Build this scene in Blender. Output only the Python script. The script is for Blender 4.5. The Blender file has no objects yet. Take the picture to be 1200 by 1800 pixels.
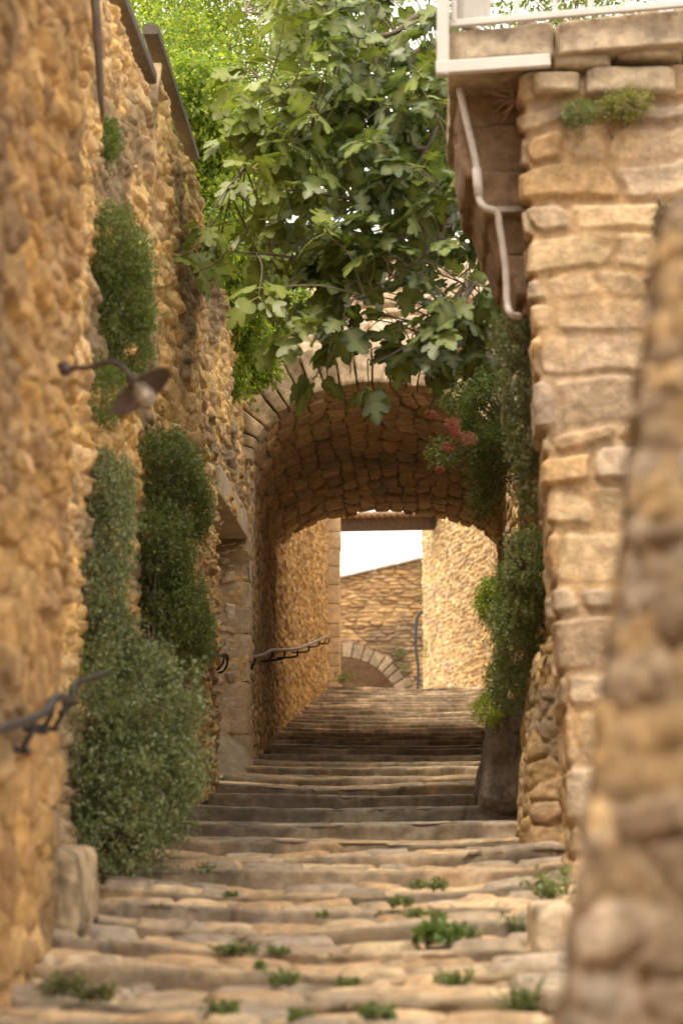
import bpy, math, random
import numpy as np

random.seed(7)
RNG = np.random.default_rng(11)
S = bpy.context.scene
COL = S.collection

# ------------------------------------------------------------------ camera
CAM = np.array([0.0, 0.0, 0.0])
FPX = 4250.0                     # focal length in pixels of the 1200 px wide photograph
PITCH = math.atan(600 / FPX)
YAW = math.atan(178 / FPX)       # camera looks slightly to the left of the passage axis
cam_data = bpy.data.cameras.new("camera")
cam = bpy.data.objects.new("camera", cam_data)
COL.objects.link(cam)
cam.location = CAM
cam.rotation_mode = 'XYZ'
cam.rotation_euler = (math.pi / 2 + PITCH, 0, YAW)
cam_data.sensor_fit = 'HORIZONTAL'
cam_data.sensor_width = 24
cam_data.lens = 24 * FPX / 1200
cam_data.clip_end = 3000
cam_data.dof.use_dof = True
cam_data.dof.focus_distance = 22.0
cam_data.dof.aperture_fstop = 2.5
S.camera = cam

# ------------------------------------------------------------------ world and sun
W = bpy.data.worlds.new("World")
S.world = W
W.use_nodes = True
nt = W.node_tree
nt.nodes.clear()
SUN_DIR = np.array([-0.20, -0.42, 0.88]); SUN_DIR /= np.linalg.norm(SUN_DIR)
sky = nt.nodes.new('ShaderNodeTexSky')
sky.sky_type = 'NISHITA'
sky.sun_disc = False
sky.sun_elevation = math.asin(SUN_DIR[2])
sky.sun_rotation = math.atan2(SUN_DIR[0], SUN_DIR[1])
sky.dust_density = 6.0
sky.air_density = 1.0
mixn = nt.nodes.new('ShaderNodeMix'); mixn.data_type = 'RGBA'
mixn.inputs[0].default_value = 0.72
mixn.inputs[7].default_value = (12.0, 10.9, 9.4, 1)     # thin bright cloud veil
nt.links.new(sky.outputs[0], mixn.inputs[6])
bg = nt.nodes.new('ShaderNodeBackground')
bg.inputs[1].default_value = 0.15
nt.links.new(mixn.outputs[2], bg.inputs[0])
wo = nt.nodes.new('ShaderNodeOutputWorld')
nt.links.new(bg.outputs[0], wo.inputs[0])

sd = bpy.data.lights.new("sun", 'SUN')
sd.energy = 1.8
sd.angle = math.radians(12)
sd.color = (1.0, 0.90, 0.74)
so = bpy.data.objects.new("sun", sd)
COL.objects.link(so)
so.location = (0, 0, 30)
from mathutils import Vector
so.rotation_euler = Vector(SUN_DIR).to_track_quat('Z', 'Y').to_euler()

S.view_settings.view_transform = 'Standard'
S.view_settings.look = 'None'
S.view_settings.gamma = 1
S.view_settings.use_curve_mapping = False
S.view_settings.exposure = 0.85
S.cycles.max_bounces = 7
S.cycles.diffuse_bounces = 5
S.cycles.transparent_max_bounces = 8

# ------------------------------------------------------------------ projection
_cp, _sp, _cy, _sy = math.cos(PITCH), math.sin(PITCH), math.cos(YAW), math.sin(YAW)
FWD = np.array([-_sy * _cp, _cy * _cp, _sp])
RGT = np.array([_cy, _sy, 0.0])
UPV = np.cross(RGT, FWD)

def ray(u, v):
    """direction with unit Y through a pixel of the 1200x1800 photograph"""
    d = FWD + RGT * ((u - 600) / FPX) + UPV * ((900 - v) / FPX)
    return d / d[1]

def at(u, v, Y):
    """world point seen at pixel (u, v), at distance Y along the passage"""
    return CAM + ray(u, v) * (Y - CAM[1])

# ------------------------------------------------------------------ noise
_TAB = np.random.default_rng(5).random(65536)

def _h(ix, iy, iz, seed):
    k = (ix.astype(np.int64) * 73856093) ^ (iy.astype(np.int64) * 19349663) ^ (iz.astype(np.int64) * 83492791) ^ (seed * 2654435761)
    k = (k ^ (k >> 13)) * 1274126177
    return _TAB[(k ^ (k >> 16)) & 65535]

def vnoise(x, y, z=0.0, seed=0):
    x, y, z = np.broadcast_arrays(np.asarray(x, float), np.asarray(y, float), np.asarray(z, float))
    fx, fy, fz = np.floor(x), np.floor(y), np.floor(z)
    tx, ty, tz = x - fx, y - fy, z - fz
    tx = tx * tx * (3 - 2 * tx); ty = ty * ty * (3 - 2 * ty); tz = tz * tz * (3 - 2 * tz)
    r = 0
    for a in (0, 1):
        for b in (0, 1):
            for c in (0, 1):
                r = r + (tx if a else 1 - tx) * (ty if b else 1 - ty) * (tz if c else 1 - tz) * _h(fx + a, fy + b, fz + c, seed)
    return r

def fbm(x, y, z=0.0, seed=0, oct=3):
    r, a, s = 0, 0.5, 0
    for k in range(oct):
        r = r + a * vnoise(np.asarray(x) * 2 ** k, np.asarray(y) * 2 ** k, np.asarray(z) * 2 ** k, seed + k * 7)
        s += a; a *= 0.5
    return r / s

def sstep(a, b, x):
    t = np.clip((x - a) / (b - a), 0, 1)
    return t * t * (3 - 2 * t)

def rubble(u, v, su, sv, seed=0, jit=0.8, p=2.6, nz=.38, fl0=.06):
    """random rubble: brick-offset voronoi; returns relief 0..1, random id, joint mask"""
    wu = u + 0.35 * su * (fbm(u / su * .7, v / sv * .7, 0, seed + 3) - .5)
    wv = v + 0.8 * sv * (fbm(u / su * .35, v / sv * .35, 0, seed + 4) - .5)
    U, V = wu / su, wv / sv
    F1 = np.full(U.shape, 9.0); F2 = np.full(U.shape, 9.0)
    ID = np.zeros(U.shape); TX = np.zeros(U.shape); TY = np.zeros(U.shape)
    jr = np.floor(V)
    z0 = np.zeros(U.shape)
    for dj in (-1, 0, 1):
        j = jr + dj
        off = _h(j, z0, z0, seed + 91)
        Uj = U + off
        i0 = np.floor(Uj)
        for di in (-1, 0, 1):
            i = i0 + di
            cx = i + .5 + jit * (_h(i, j, z0, seed + 1) - .5)
            cy = j + .5 + jit * .75 * (_h(i, j, z0, seed + 2) - .5)
            dx, dy = Uj - cx, V - cy
            d = (np.abs(dx) ** p + np.abs(dy * 1.05) ** p) ** (1 / p)
            near = d < F1
            F2 = np.where(near, F1, np.minimum(F2, d))
            ID = np.where(near, _h(i, j, z0, seed + 5), ID)
            TX = np.where(near, dx, TX); TY = np.where(near, dy, TY)
            F1 = np.where(near, d, F1)
    e = F2 - F1
    face = sstep(0.0, 0.18, e)
    ida = (ID * 7.31) % 1.0; idb = (ID * 13.7) % 1.0
    h = face * (.55 + .6 * (ID - .5) + .55 * (ida - .5) * TX + .7 * (idb - .5) * TY) + .22 * face * (1 - F1 * 1.2)
    n = fbm(u / su * 2.6, v / sv * 2.2, 0, seed + 8, 4) - .5
    h = h + nz * n
    # weathered mortar stands at a varying level and half buries many stones
    fill = fl0 + .62 * fbm(u / su * .45, v / sv * .45, 0, seed + 14, 3) + .35 * (fbm(u / su * 3.5, v / sv * 3.0, 0, seed + 15, 4) - .5)
    j = sstep(-.05, .10, fill - h)
    h = np.maximum(h, fill) * .6 + h * .4
    return h, ID, np.maximum(j * .8, 1 - sstep(0.0, 0.09, e))

def craggy(u, v, su, sv, seed=0, grow=0.0, z0=0.8):
    """two sizes of rubble laid into each other; stones get larger below z0"""
    V = v + grow * np.where(v < z0, (z0 - v) * .5, 0)
    h1, I1, J1 = rubble(u, V, su, sv, seed)
    h2, I2, J2 = rubble(u + 3.3, V + 1.7, su * .5, sv * .55, seed + 50, .9, 2.2, .5, .2)
    m = sstep(.42, .62, fbm(u / su * .5, V / sv * .35, 0, seed + 70, 3))
    h = h1 * (.85 - .55 * m) + h2 * (.25 + .5 * m) - .02 + .34 * (fbm(u * 9, v * 13, 0, seed + 90, 4) - .5)
    return h, np.where(m > .5, I2, I1), np.where(m > .5, J2 * .8, J1 * .8)

def coursed(u, v, hc, wc, seed=0, warp=.25, gap=.012, vary=.45, fl0=.08, nz=.34):
    """stones laid in rough horizontal courses"""
    r = np.random.default_rng(seed)
    uw = u + warp * wc * (fbm(u / wc * .9, v / hc * .9, 0, seed) - .5)
    vw = v + warp * hc * 1.4 * (fbm(u / wc * .6, v / hc * .3, 0, seed + 2) - .5) * 2
    vmin, vmax = float(vw.min()) - .5, float(vw.max()) + .5
    hs = hc * (1 + vary * (r.random(int((vmax - vmin) / hc * 1.8) + 6) * 2 - 1))
    ve = vmin + np.concatenate([[0], np.cumsum(hs)])
    row = np.clip(np.searchsorted(ve, vw) - 1, 0, len(hs) - 1)
    lo, hi = ve[row], ve[row + 1]
    dv = np.minimum(vw - lo, hi - vw)
    umin, umax = float(uw.min()) - 2, float(uw.max()) + 2
    du = np.zeros(u.shape); ID = np.zeros(u.shape); cu = np.zeros(u.shape)
    for k in np.unique(row):
        m = row == k
        rr = np.random.default_rng(seed * 1000 + int(k))
        ws = wc * (1 + .6 * (rr.random(int((umax - umin) / wc * 2.2) + 6) * 2 - 1))
        ue = umin + rr.random() * wc + np.concatenate([[0], np.cumsum(ws)])
        c = np.clip(np.searchsorted(ue, uw[m]) - 1, 0, len(ws) - 1)
        a, b = ue[c], ue[c + 1]
        du[m] = np.minimum(uw[m] - a, b - uw[m])
        ID[m] = rr.random(len(ws))[c]
        cu[m] = (uw[m] - (a + b) / 2) / wc
    rad = hc * .28
    e = np.maximum(0, rad - du) ** 2 + np.maximum(0, rad - dv) ** 2
    e = rad - np.sqrt(e)                      # metres from the joint, rounded corners
    e = e + .012 * (fbm(u * 14, v * 14, 0, seed + 9) - .5)
    face = sstep(gap * .4, gap + rad * .38, e)
    cv = (vw - (lo + hi) / 2) / hc
    h = face * (.62 + .55 * (ID - .5) + .8 * (((ID * 9.7) % 1) - .5) * cu * .6 + .7 * (((ID * 5.3) % 1) - .5) * cv)
    h = h + nz * (fbm(u / wc * 2.2, v / hc * 1.3, 0, seed + 12, 5) - .5) + nz * .5 * (fbm(u * 16, v * 16, 0, seed + 13, 3) - .5)
    fill = fl0 + .55 * (fbm(u / wc * .5, v / hc * .4, 0, seed + 14, 3) - .3) + .25 * (fbm(u / wc * 4, v / hc * 3, 0, seed + 15, 4) - .5)
    j = sstep(-.05, .12, fill - h)
    h = np.maximum(h, fill) * .7 + h * .3
    return h, ID, np.maximum(j * .8, 1 - sstep(gap * .2, gap * 1.2, e))

PAL = np.array([(.54, .37, .18), (.50, .34, .155), (.57, .41, .205), (.45, .30, .155), (.53, .35, .145), (.51, .37, .21), (.41, .28, .16), (.56, .385, .18)])
MORTAR = np.array((.45, .31, .16))

def stone_col(ID, joint, u, v, seed=0, pal=PAL, mortar=MORTAR, tint=(1, 1, 1), joint_amt=.75, stain=.35, stain_col=(.17, .135, .10), slo=.56, sf=1.0):
    k = (ID * len(pal)).astype(int) % len(pal)
    c = np.array(pal)[k]
    c = c * (.84 + .32 * ((ID * 17.3) % 1))[..., None]
    n = fbm(u * 5, v * 5, 0, seed + 30, 4)[..., None]
    c = c * (.72 + .56 * n)
    j = (joint * joint_amt)[..., None]
    c = c * (1 - j) + np.array(mortar) * j
    s = sstep(slo, slo + .17, fbm(u * .9 * sf, v * 1.3 * sf, 0, seed + 40, 4))[..., None] * stain
    c = c * (1 - s) + np.array(stain_col) * s
    return c * np.array(tint)

# ------------------------------------------------------------------ materials
def new_mat(name):
    m = bpy.data.materials.new(name)
    m.use_nodes = True
    m.node_tree.nodes.clear()
    return m, m.node_tree.nodes, m.node_tree.links

def stone_mat(name, bump=.5, scale=22.0, rough=.92, contrast=.35, dist=.012):
    m, N, L = new_mat(name)
    out = N.new('ShaderNodeOutputMaterial'); b = N.new('ShaderNodeBsdfPrincipled')
    at_ = N.new('ShaderNodeAttribute'); at_.attribute_name = 'Col'
    tc = N.new('ShaderNodeTexCoord')
    n1 = N.new('ShaderNodeTexNoise'); n1.inputs['Scale'].default_value = scale; n1.inputs['Detail'].default_value = 8; n1.inputs['Roughness'].default_value = .65
    n2 = N.new('ShaderNodeTexNoise'); n2.inputs['Scale'].default_value = scale * .28; n2.inputs['Detail'].default_value = 6
    L.new(tc.outputs['Object'], n1.inputs['Vector']); L.new(tc.outputs['Object'], n2.inputs['Vector'])
    r1 = N.new('ShaderNodeMapRange'); r1.inputs[1].default_value = .3; r1.inputs[2].default_value = .7
    r1.inputs[3].default_value = 1 - contrast; r1.inputs[4].default_value = 1 + contrast * .8
    L.new(n1.outputs[0], r1.inputs[0])
    r2 = N.new('ShaderNodeMapRange'); r2.inputs[1].default_value = .3; r2.inputs[2].default_value = .7
    r2.inputs[3].default_value = 1 - contrast * .6; r2.inputs[4].default_value = 1 + contrast * .5
    L.new(n2.outputs[0], r2.inputs[0])
    mu = N.new('ShaderNodeMath'); mu.operation = 'MULTIPLY'
    L.new(r1.outputs[0], mu.inputs[0]); L.new(r2.outputs[0], mu.inputs[1])
    vm = N.new('ShaderNodeVectorMath'); vm.operation = 'SCALE'
    L.new(at_.outputs['Color'], vm.inputs[0]); L.new(mu.outputs[0], vm.inputs['Scale'])
    L.new(vm.outputs[0], b.inputs['Base Color'])
    bp = N.new('ShaderNodeBump'); bp.inputs['Strength'].default_value = bump; bp.inputs['Distance'].default_value = dist
    n3 = N.new('ShaderNodeTexNoise'); n3.inputs['Scale'].default_value = scale * 1.3; n3.inputs['Detail'].default_value = 10; n3.inputs['Roughness'].default_value = .7
    L.new(tc.outputs['Object'], n3.inputs['Vector'])
    L.new(n3.outputs[0], bp.inputs['Height']); L.new(bp.outputs[0], b.inputs['Normal'])
    b.inputs['Roughness'].default_value = rough
    b.inputs['Specular IOR Level'].default_value = .25
    L.new(b.outputs[0], out.inputs[0])
    return m

def leaf_mat(name, trans=.35, rough=.45, spec=.4):
    m, N, L = new_mat(name)
    out = N.new('ShaderNodeOutputMaterial'); b = N.new('ShaderNodeBsdfPrincipled')
    at_ = N.new('ShaderNodeAttribute'); at_.attribute_name = 'Col'
    tr = N.new('ShaderNodeBsdfTranslucent'); mx = N.new('ShaderNodeMixShader')
    vm = N.new('ShaderNodeVectorMath'); vm.operation = 'MULTIPLY'; vm.inputs[1].default_value = (1.25, 1.35, .55)
    L.new(at_.outputs['Color'], b.inputs['Base Color']); L.new(at_.outputs['Color'], vm.inputs[0]); L.new(vm.outputs[0], tr.inputs[0])
    b.inputs['Roughness'].default_value = rough; b.inputs['Specular IOR Level'].default_value = spec
    mx.inputs[0].default_value = trans
    L.new(b.outputs[0], mx.inputs[1]); L.new(tr.outputs[0], mx.inputs[2]); L.new(mx.outputs[0], out.inputs[0])
    return m

def plain_mat(name, col, rough=.5, metal=0, var=.3, scale=20, rust=None, bump=.2):
    m, N, L = new_mat(name)
    out = N.new('ShaderNodeOutputMaterial'); b = N.new('ShaderNodeBsdfPrincipled')
    tc = N.new('ShaderNodeTexCoord')
    n1 = N.new('ShaderNodeTexNoise'); n1.inputs['Scale'].default_value = scale; n1.inputs['Detail'].default_value = 6
    L.new(tc.outputs['Object'], n1.inputs['Vector'])
    cr = N.new('ShaderNodeValToRGB')
    c = np.array(col)
    cr.color_ramp.elements[0].position = .3; cr.color_ramp.elements[1].position = .7
    cr.color_ramp.elements[0].color = (*(c * (1 - var)), 1); cr.color_ramp.elements[1].color = (*np.clip(c * (1 + var * .6), 0, 1), 1)
    if rust:
        e = cr.color_ramp.elements.new(.295); e.color = (*rust, 1)
        cr.color_ramp.elements[0].position = .265
        cr.color_ramp.elements[0].color = (*rust, 1)
    L.new(n1.outputs[0], cr.inputs[0]); L.new(cr.outputs[0], b.inputs['Base Color'])
    b.inputs['Roughness'].default_value = rough; b.inputs['Metallic'].default_value = metal
    bp = N.new('ShaderNodeBump'); bp.inputs['Strength'].default_value = bump; bp.inputs['Distance'].default_value = .004
    L.new(n1.outputs[0], bp.inputs['Height']); L.new(bp.outputs[0], b.inputs['Normal'])
    L.new(b.outputs[0], out.inputs[0])
    return m

M_STONE = stone_mat("rubble_stone")
M_STONE_NEAR = stone_mat("rubble_stone_near", bump=.7, scale=16, dist=.02)
M_STEP = stone_mat("worn_step_stone", bump=.5, scale=14, contrast=.36)
M_DRESSED = stone_mat("dressed_stone", bump=.4, scale=26, contrast=.25)
M_LEAF = leaf_mat("small_leaves", .35)
M_FIG = leaf_mat("fig_leaves", .30, .42, .5)
M_CREEPER = leaf_mat("creeper_leaves", .5, .5, .3)
M_PETAL = leaf_mat("petals", .3, .6, .2)
M_BARK = plain_mat("bark", (.16, .12, .09), .9, 0, .35, 30, None, .6)
M_IRON = plain_mat("dark_iron", (.045, .042, .042), .45, .6, .4, 40)
M_RAIL = plain_mat("worn_rail_iron", (.23, .18, .14), .5, .3, .3, 30)
M_LAMP = plain_mat("rusty_lamp_iron", (.085, .055, .045), .6, .3, .45, 30, (.20, .09, .045))
M_WHITE = plain_mat("white_paint", (.50, .47, .435), .5, 0, .08, 9, (.50, .27, .10))
M_WOOD = plain_mat("dark_wood", (.085, .055, .038), .8, 0, .35, 12, None, .5)
M_RUBBER = plain_mat("black_hose", (.02, .02, .02), .5, 0, .2, 12)
M_GREYBOARD = plain_mat("weathered_board", (.10, .078, .06), .85, 0, .3, 14, None, .5)
mg, N_, L_ = new_mat("lamp_glass")
_o = N_.new('ShaderNodeOutputMaterial'); _b = N_.new('ShaderNodeBsdfPrincipled')
_b.inputs['Base Color'].default_value = (.75, .66, .55, 1); _b.inputs['Roughness'].default_value = .18
_b.inputs['Transmission Weight'].default_value = .75; _b.inputs['IOR'].default_value = 1.2
L_.new(_b.outputs[0], _o.inputs[0])
M_GLASS = mg

# ------------------------------------------------------------------ object helpers
def tag(o, label=None, cat=None, group=None, kind=None):
    if label: o['label'] = label
    if cat: o['category'] = cat
    if group: o['group'] = group
    if kind: o['kind'] = kind
    return o

def empty(name, loc=(0, 0, 0)):
    o = bpy.data.objects.new(name, None)
    o.empty_display_size = .2
    COL.objects.link(o)
    o.location = tuple(float(c) for c in loc)
    return o

def mesh_obj(name, verts, faces, mat, parent=None, col=None, smooth=True, sizes=None):
    """verts in world space; faces (n,k) array or list of tuples; col per vertex"""
    verts = np.asarray(verts, dtype=np.float32).reshape(-1, 3)
    off = np.zeros(3, dtype=np.float32)
    if parent is not None:
        p = parent
        while p is not None:
            off += np.array(p.location, dtype=np.float32); p = p.parent
    me = bpy.data.meshes.new(name)
    if isinstance(faces, np.ndarray):
        nf, k = faces.shape
        me.vertices.add(len(verts)); me.vertices.foreach_set('co', (verts - off).ravel())
        me.loops.add(nf * k); me.loops.foreach_set('vertex_index', faces.astype(np.int32).ravel())
        me.polygons.add(nf)
        me.polygons.foreach_set('loop_start', np.arange(0, nf * k, k, dtype=np.int32))
        me.polygons.foreach_set('loop_total', np.full(nf, k, dtype=np.int32))
        me.update(calc_edges=True)
    else:
        me.from_pydata([tuple(map(float, v)) for v in (verts - off)], [], [tuple(int(i) for i in f) for f in faces])
        me.update()
    if smooth:
        me.polygons.foreach_set('use_smooth', np.ones(len(me.polygons), dtype=bool))
    if col is not None:
        a = me.color_attributes.new('Col', 'FLOAT_COLOR', 'POINT')
        c = np.ones((len(verts), 4), dtype=np.float32)
        c[:, :3] = np.clip(np.asarray(col).reshape(-1, 3), 0, 1)
        a.data.foreach_set('color', c.ravel())
    me.materials.append(mat)
    me.validate()
    o = bpy.data.objects.new(name, me)
    COL.objects.link(o)
    if parent is not None:
        o.parent = parent
    return o

def grid_faces(n, m, mask=None, flip=False):
    i = np.arange(n * m).reshape(n, m)
    a, b, c, d = i[:-1, :-1], i[1:, :-1], i[1:, 1:], i[:-1, 1:]
    f = np.stack([a, b, c, d] if not flip else [a, d, c, b], -1).reshape(-1, 4)
    if mask is not None:
        mk = (mask[:-1, :-1] & mask[1:, :-1] & mask[1:, 1:] & mask[:-1, 1:]).ravel()
        f = f[mk]
    return f

def slab_from_grid(name, P, C, Nn, thick, mat, parent=None, mask=None):
    """front grid closed by a rim and a back sheet so that the wall has real thickness"""
    n, m = P.shape[:2]
    B = P - Nn * thick
    V = np.concatenate([P.reshape(-1, 3), B.reshape(-1, 3)[_ring(n, m)]])
    Cc = np.concatenate([C.reshape(-1, 3), C.reshape(-1, 3)[_ring(n, m)]])
    ring = _ring(n, m); k = len(ring)
    base = n * m + np.arange(k)
    nx = np.roll(np.arange(k), -1)
    rim = np.stack([ring, base, base[nx], ring[nx]], -1)
    f = grid_faces(n, m, mask)
    return mesh_obj(name, V, np.concatenate([f, rim]), mat, parent, Cc)

def _ring(n, m):
    i = np.arange(n * m).reshape(n, m)
    return np.concatenate([i[:-1, 0], i[-1, :-1], i[:0:-1, -1], i[0, :0:-1]])

def masonry(name, path, z0, z1, du, dz, pat, amp, thick, mat, parent=None, side=1, lean=None, hole=None,
            seed=1, tint=(1, 1, 1), topn=.05, big=.05, colkw=None):
    """wall along a plan polyline. z0/z1: functions of (x, y). side=+1: face looks to the right of the path direction"""
    path = np.array(path, float)
    seg = np.linalg.norm(np.diff(path, axis=0), axis=1)
    cs = np.concatenate([[0], np.cumsum(seg)])
    n = max(2, int(cs[-1] / du) + 1)
    s = np.linspace(0, cs[-1], n)
    x = np.interp(s, cs, path[:, 0]); y = np.interp(s, cs, path[:, 1])
    tx, ty = np.gradient(x, s), np.gradient(y, s)
    l = np.hypot(tx, ty); nx, ny = ty / l * side, -tx / l * side
    lo = np.array([z0(a, b) for a, b in zip(x, y)]); hi = np.array([z1(a, b) for a, b in zip(x, y)])
    hi = hi + topn * (fbm(s * 2.3, 0 * s, 0, seed + 77) - .5) * 2
    m = max(2, int((hi.max() - lo.min()) / dz) + 1)
    t = np.linspace(0, 1, m)
    Z = lo[:, None] + (hi - lo)[:, None] * t[None]
    U = np.repeat(s[:, None], m, 1)
    h, ID, J = pat(U, Z)
    h = h + 0
    bigd = big * (fbm(U * .55, Z * .55, 0, seed + 60, 2) - .5) * 2
    d = amp * (h - .6) + bigd
    ln = lean(Z, x[:, None], y[:, None]) if lean is not None else 0
    P = np.stack([x[:, None] + nx[:, None] * (d + ln), y[:, None] + ny[:, None] * (d + ln), Z], -1)
    Nn = np.stack([np.repeat(nx[:, None], m, 1), np.repeat(ny[:, None], m, 1), 0 * Z], -1)
    kw = dict(tint=tint); kw.update(colkw or {})
    C = stone_col(ID, J, U, Z, seed, **kw)
    mask = None
    if hole is not None:
        mask = ~hole(P[..., 0], P[..., 1], P[..., 2])
    return slab_from_grid(name, P, C, Nn, thick, mat, parent, mask)

def rough_hexa(corners, n=8, amp=.02, rnd=.12, seed=0, freq=7.0):
    """corners: 8 points ordered x-y-z bits (000,100,010,110,001,...). returns verts, faces of a worn block"""
    c = np.asarray(corners, float).reshape(2, 2, 2, 3)   # [z][y][x]
    V, F = [], []
    g = np.linspace(-1, 1, n)
    A, B = np.meshgrid(g, g, indexing='ij')
    base = 0
    for ax in range(3):
        for sg in (-1, 1):
            q = [None] * 3
            q[ax] = np.full(A.shape, float(sg)); o = [k for k in range(3) if k != ax]
            q[o[0]] = A; q[o[1]] = B
            Q = np.stack(q, -1)
            p = 2.0 / max(rnd, .02)
            r = (np.abs(Q) ** p).sum(-1) ** (1 / p)
            Q = Q / r[..., None]
            T = (Q + 1) / 2
            X, Y, Zt = T[..., 0:1], T[..., 1:2], T[..., 2:3]
            P = sum((X if i else 1 - X) * (Y if j else 1 - Y) * (Zt if k else 1 - Zt) * c[k, j, i]
                    for i in (0, 1) for j in (0, 1) for k in (0, 1))
            cen = c.reshape(-1, 3).mean(0)
            dirn = P - cen; dirn /= np.linalg.norm(dirn, axis=-1, keepdims=True) + 1e-9
            nz = fbm(P[..., 0] * freq, P[..., 1] * freq, P[..., 2] * freq, seed, 4) - .5
            P = P + dirn * (nz * 2 * amp)[..., None]
            V.append(P.reshape(-1, 3))
            f = grid_faces(n, n, None, flip=((sg == 1) == (ax != 1)) is False) + base
            F.append(f); base += n * n
    return np.concatenate(V), np.concatenate(F)

def box_corners(x0, x1, y0, y1, z0, z1):
    return [(x, y, z) for z in (z0, z1) for y in (y0, y1) for x in (x0, x1)]

class Acc:
    def __init__(self): self.v, self.f, self.c, self.n = [], [], [], 0
    def add(self, V, F, C):
        V = np.asarray(V, float); self.v.append(V); self.f.append(np.asarray(F) + self.n); self.n += len(V)
        C = np.asarray(C, float)
        self.c.append(np.broadcast_to(C, V.shape) if C.ndim == 1 else C)
    def block(self, corners, col, n=8, amp=.02, rnd=.12, seed=0, freq=7.0, pits=0):
        V, F = rough_hexa(corners, n, amp, rnd, seed, freq)
        k = .7 + .6 * fbm(V[:, 0] * 6, V[:, 1] * 6, V[:, 2] * 6, seed + 3, 4)
        if pits: k = k * (1 - pits * sstep(.52, .66, fbm(V[:, 0] * 9, V[:, 1] * 9, V[:, 2] * 7, seed + 6, 3)))
        self.add(V, F, np.array(col)[None] * k[:, None])
    def build(self, name, mat, parent=None, smooth=True):
        return mesh_obj(name, np.concatenate(self.v), np.concatenate(self.f), mat, parent, np.concatenate(self.c), smooth)

def tube(pts, rad, sides=8, closed_ends=True):
    """swept tube: returns verts, quads"""
    pts = np.asarray(pts, float); k = len(pts)
    rad = np.broadcast_to(np.asarray(rad, float), (k,))
    T = np.gradient(pts, axis=0); T /= np.linalg.norm(T, axis=1, keepdims=True) + 1e-9
    ref = np.array([0, 0, 1.0]) if abs(T[0, 2]) < .9 else np.array([1.0, 0, 0])
    V = []
    a = np.linspace(0, 2 * math.pi, sides, endpoint=False)
    u = np.cross(T[0], ref); u /= np.linalg.norm(u)
    for i in range(k):
        u = u - T[i] * u.dot(T[i]); u /= np.linalg.norm(u) + 1e-9
        w = np.cross(T[i], u)
        V.append(pts[i] + rad[i] * (np.cos(a)[:, None] * u + np.sin(a)[:, None] * w))
    V = np.concatenate(V)
    F = []
    for i in range(k - 1):
        for j in range(sides):
            j2 = (j + 1) % sides
            F.append((i * sides + j, i * sides + j2, (i + 1) * sides + j2, (i + 1) * sides + j))
    if closed_ends:
        n0 = len(V); V = np.concatenate([V, pts[:1], pts[-1:]])
        for j in range(sides):
            j2 = (j + 1) % sides
            F.append((n0, j2, j, j)); F.append((n0 + 1, (k - 1) * sides + j, (k - 1) * sides + j2, (k - 1) * sides + j2))
    return V, np.array(F)

def smooth_path(pts, n=6):
    pts = np.asarray(pts, float)
    if len(pts) < 3: return pts
    P = np.concatenate([[2 * pts[0] - pts[1]], pts, [2 * pts[-1] - pts[-2]]])
    out = []
    for i in range(1, len(P) - 2):
        for t in np.linspace(0, 1, n, endpoint=False):
            a, b, c, d = P[i - 1], P[i], P[i + 1], P[i + 2]
            out.append(.5 * (2 * b + (c - a) * t + (2 * a - 5 * b + 4 * c - d) * t * t + (3 * b - a - 3 * c + d) * t ** 3))
    out.append(pts[-1])
    return np.array(out)

def tri_fix(F):
    return [tuple(dict.fromkeys(map(int, f))) for f in F]

def tube_obj(name, pts, rad, mat, parent=None, sides=10):
    V, F = tube(pts, rad, sides)
    return mesh_obj(name, V, tri_fix(F), mat, parent)

# ------------------------------------------------------------------ ground profile
G_Y = [-400, -40, 0, 13.2, 22, 27, 42, 43, 300]
G_Z = [-14, -4.5, -1.19, 0, .79, 1.20, 2.85, 2.87, 2.87]
def g(y): return float(np.interp(y, G_Y, G_Z))
def y_from_v(v):
    lo, hi = 3.0, 42.0
    for _ in range(50):
        m = (lo + hi) / 2
        vv = 1500 - FPX * g(m) / m
        if vv > v: lo = m
        else: hi = m
    return lo

edges = [y_from_v(v) for v in (1850, 1797, 1747, 1700, 1657, 1620, 1588, 1556, 1528, 1505, 1478, 1448, 1420, 1400, 1383, 1368, 1354, 1341, 1329, 1318)]
front = list(np.arange(-2.4, edges[0] - .4, .72))
back = list(np.arange(edges[-1] + .85, 42.05, .84)); back[-1] = 42.0
STEPS = front + edges + back
ZT = [g(y) for y in STEPS]
def step_z(y):
    k = int(np.searchsorted(STEPS, y)) - 1
    if k < 0: return g(y)
    if k >= len(STEPS) - 1: return ZT[-1]
    t = (y - STEPS[k]) / (STEPS[k + 1] - STEPS[k])
    return ZT[k] + TR[k] * (ZT[k + 1] - ZT[k]) * t
TR = []
for y in STEPS:                       # share of the rise taken by the sloping tread
    TR.append(.50 if 18.5 < y < 27.5 else .26 if y < 13 else .14)
def on_steps(u, v):
    d = ray(u, v)
    for Y in np.arange(5.5, 43, .02):
        if CAM[2] + d[2] * Y < step_z(Y): return CAM + d * Y
    return CAM + d * 42

# ------------------------------------------------------------------ setting: ground
gy = np.array([-400, -120, -40, -10, 0, 6.5, 13.2, 22, 27, 42, 43, 60, 120, 300, 900, 1800.])
gx = np.array([-1500, -300, -60, -12, -4, -2.6, 0, 2, 4, 12, 60, 300, 1500.])
GX, GY = np.meshgrid(gx, gy, indexing='ij')
GZ = np.interp(GY, G_Y, G_Z) - .16
mesh_c = np.broadcast_to(np.array((.26, .19, .12)), GX.shape + (3,))
ground = mesh_obj("ground", np.stack([GX, GY, GZ], -1).reshape(-1, 3), grid_faces(len(gx), len(gy)), M_STEP, None, mesh_c)
tag(ground, kind='structure')

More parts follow.
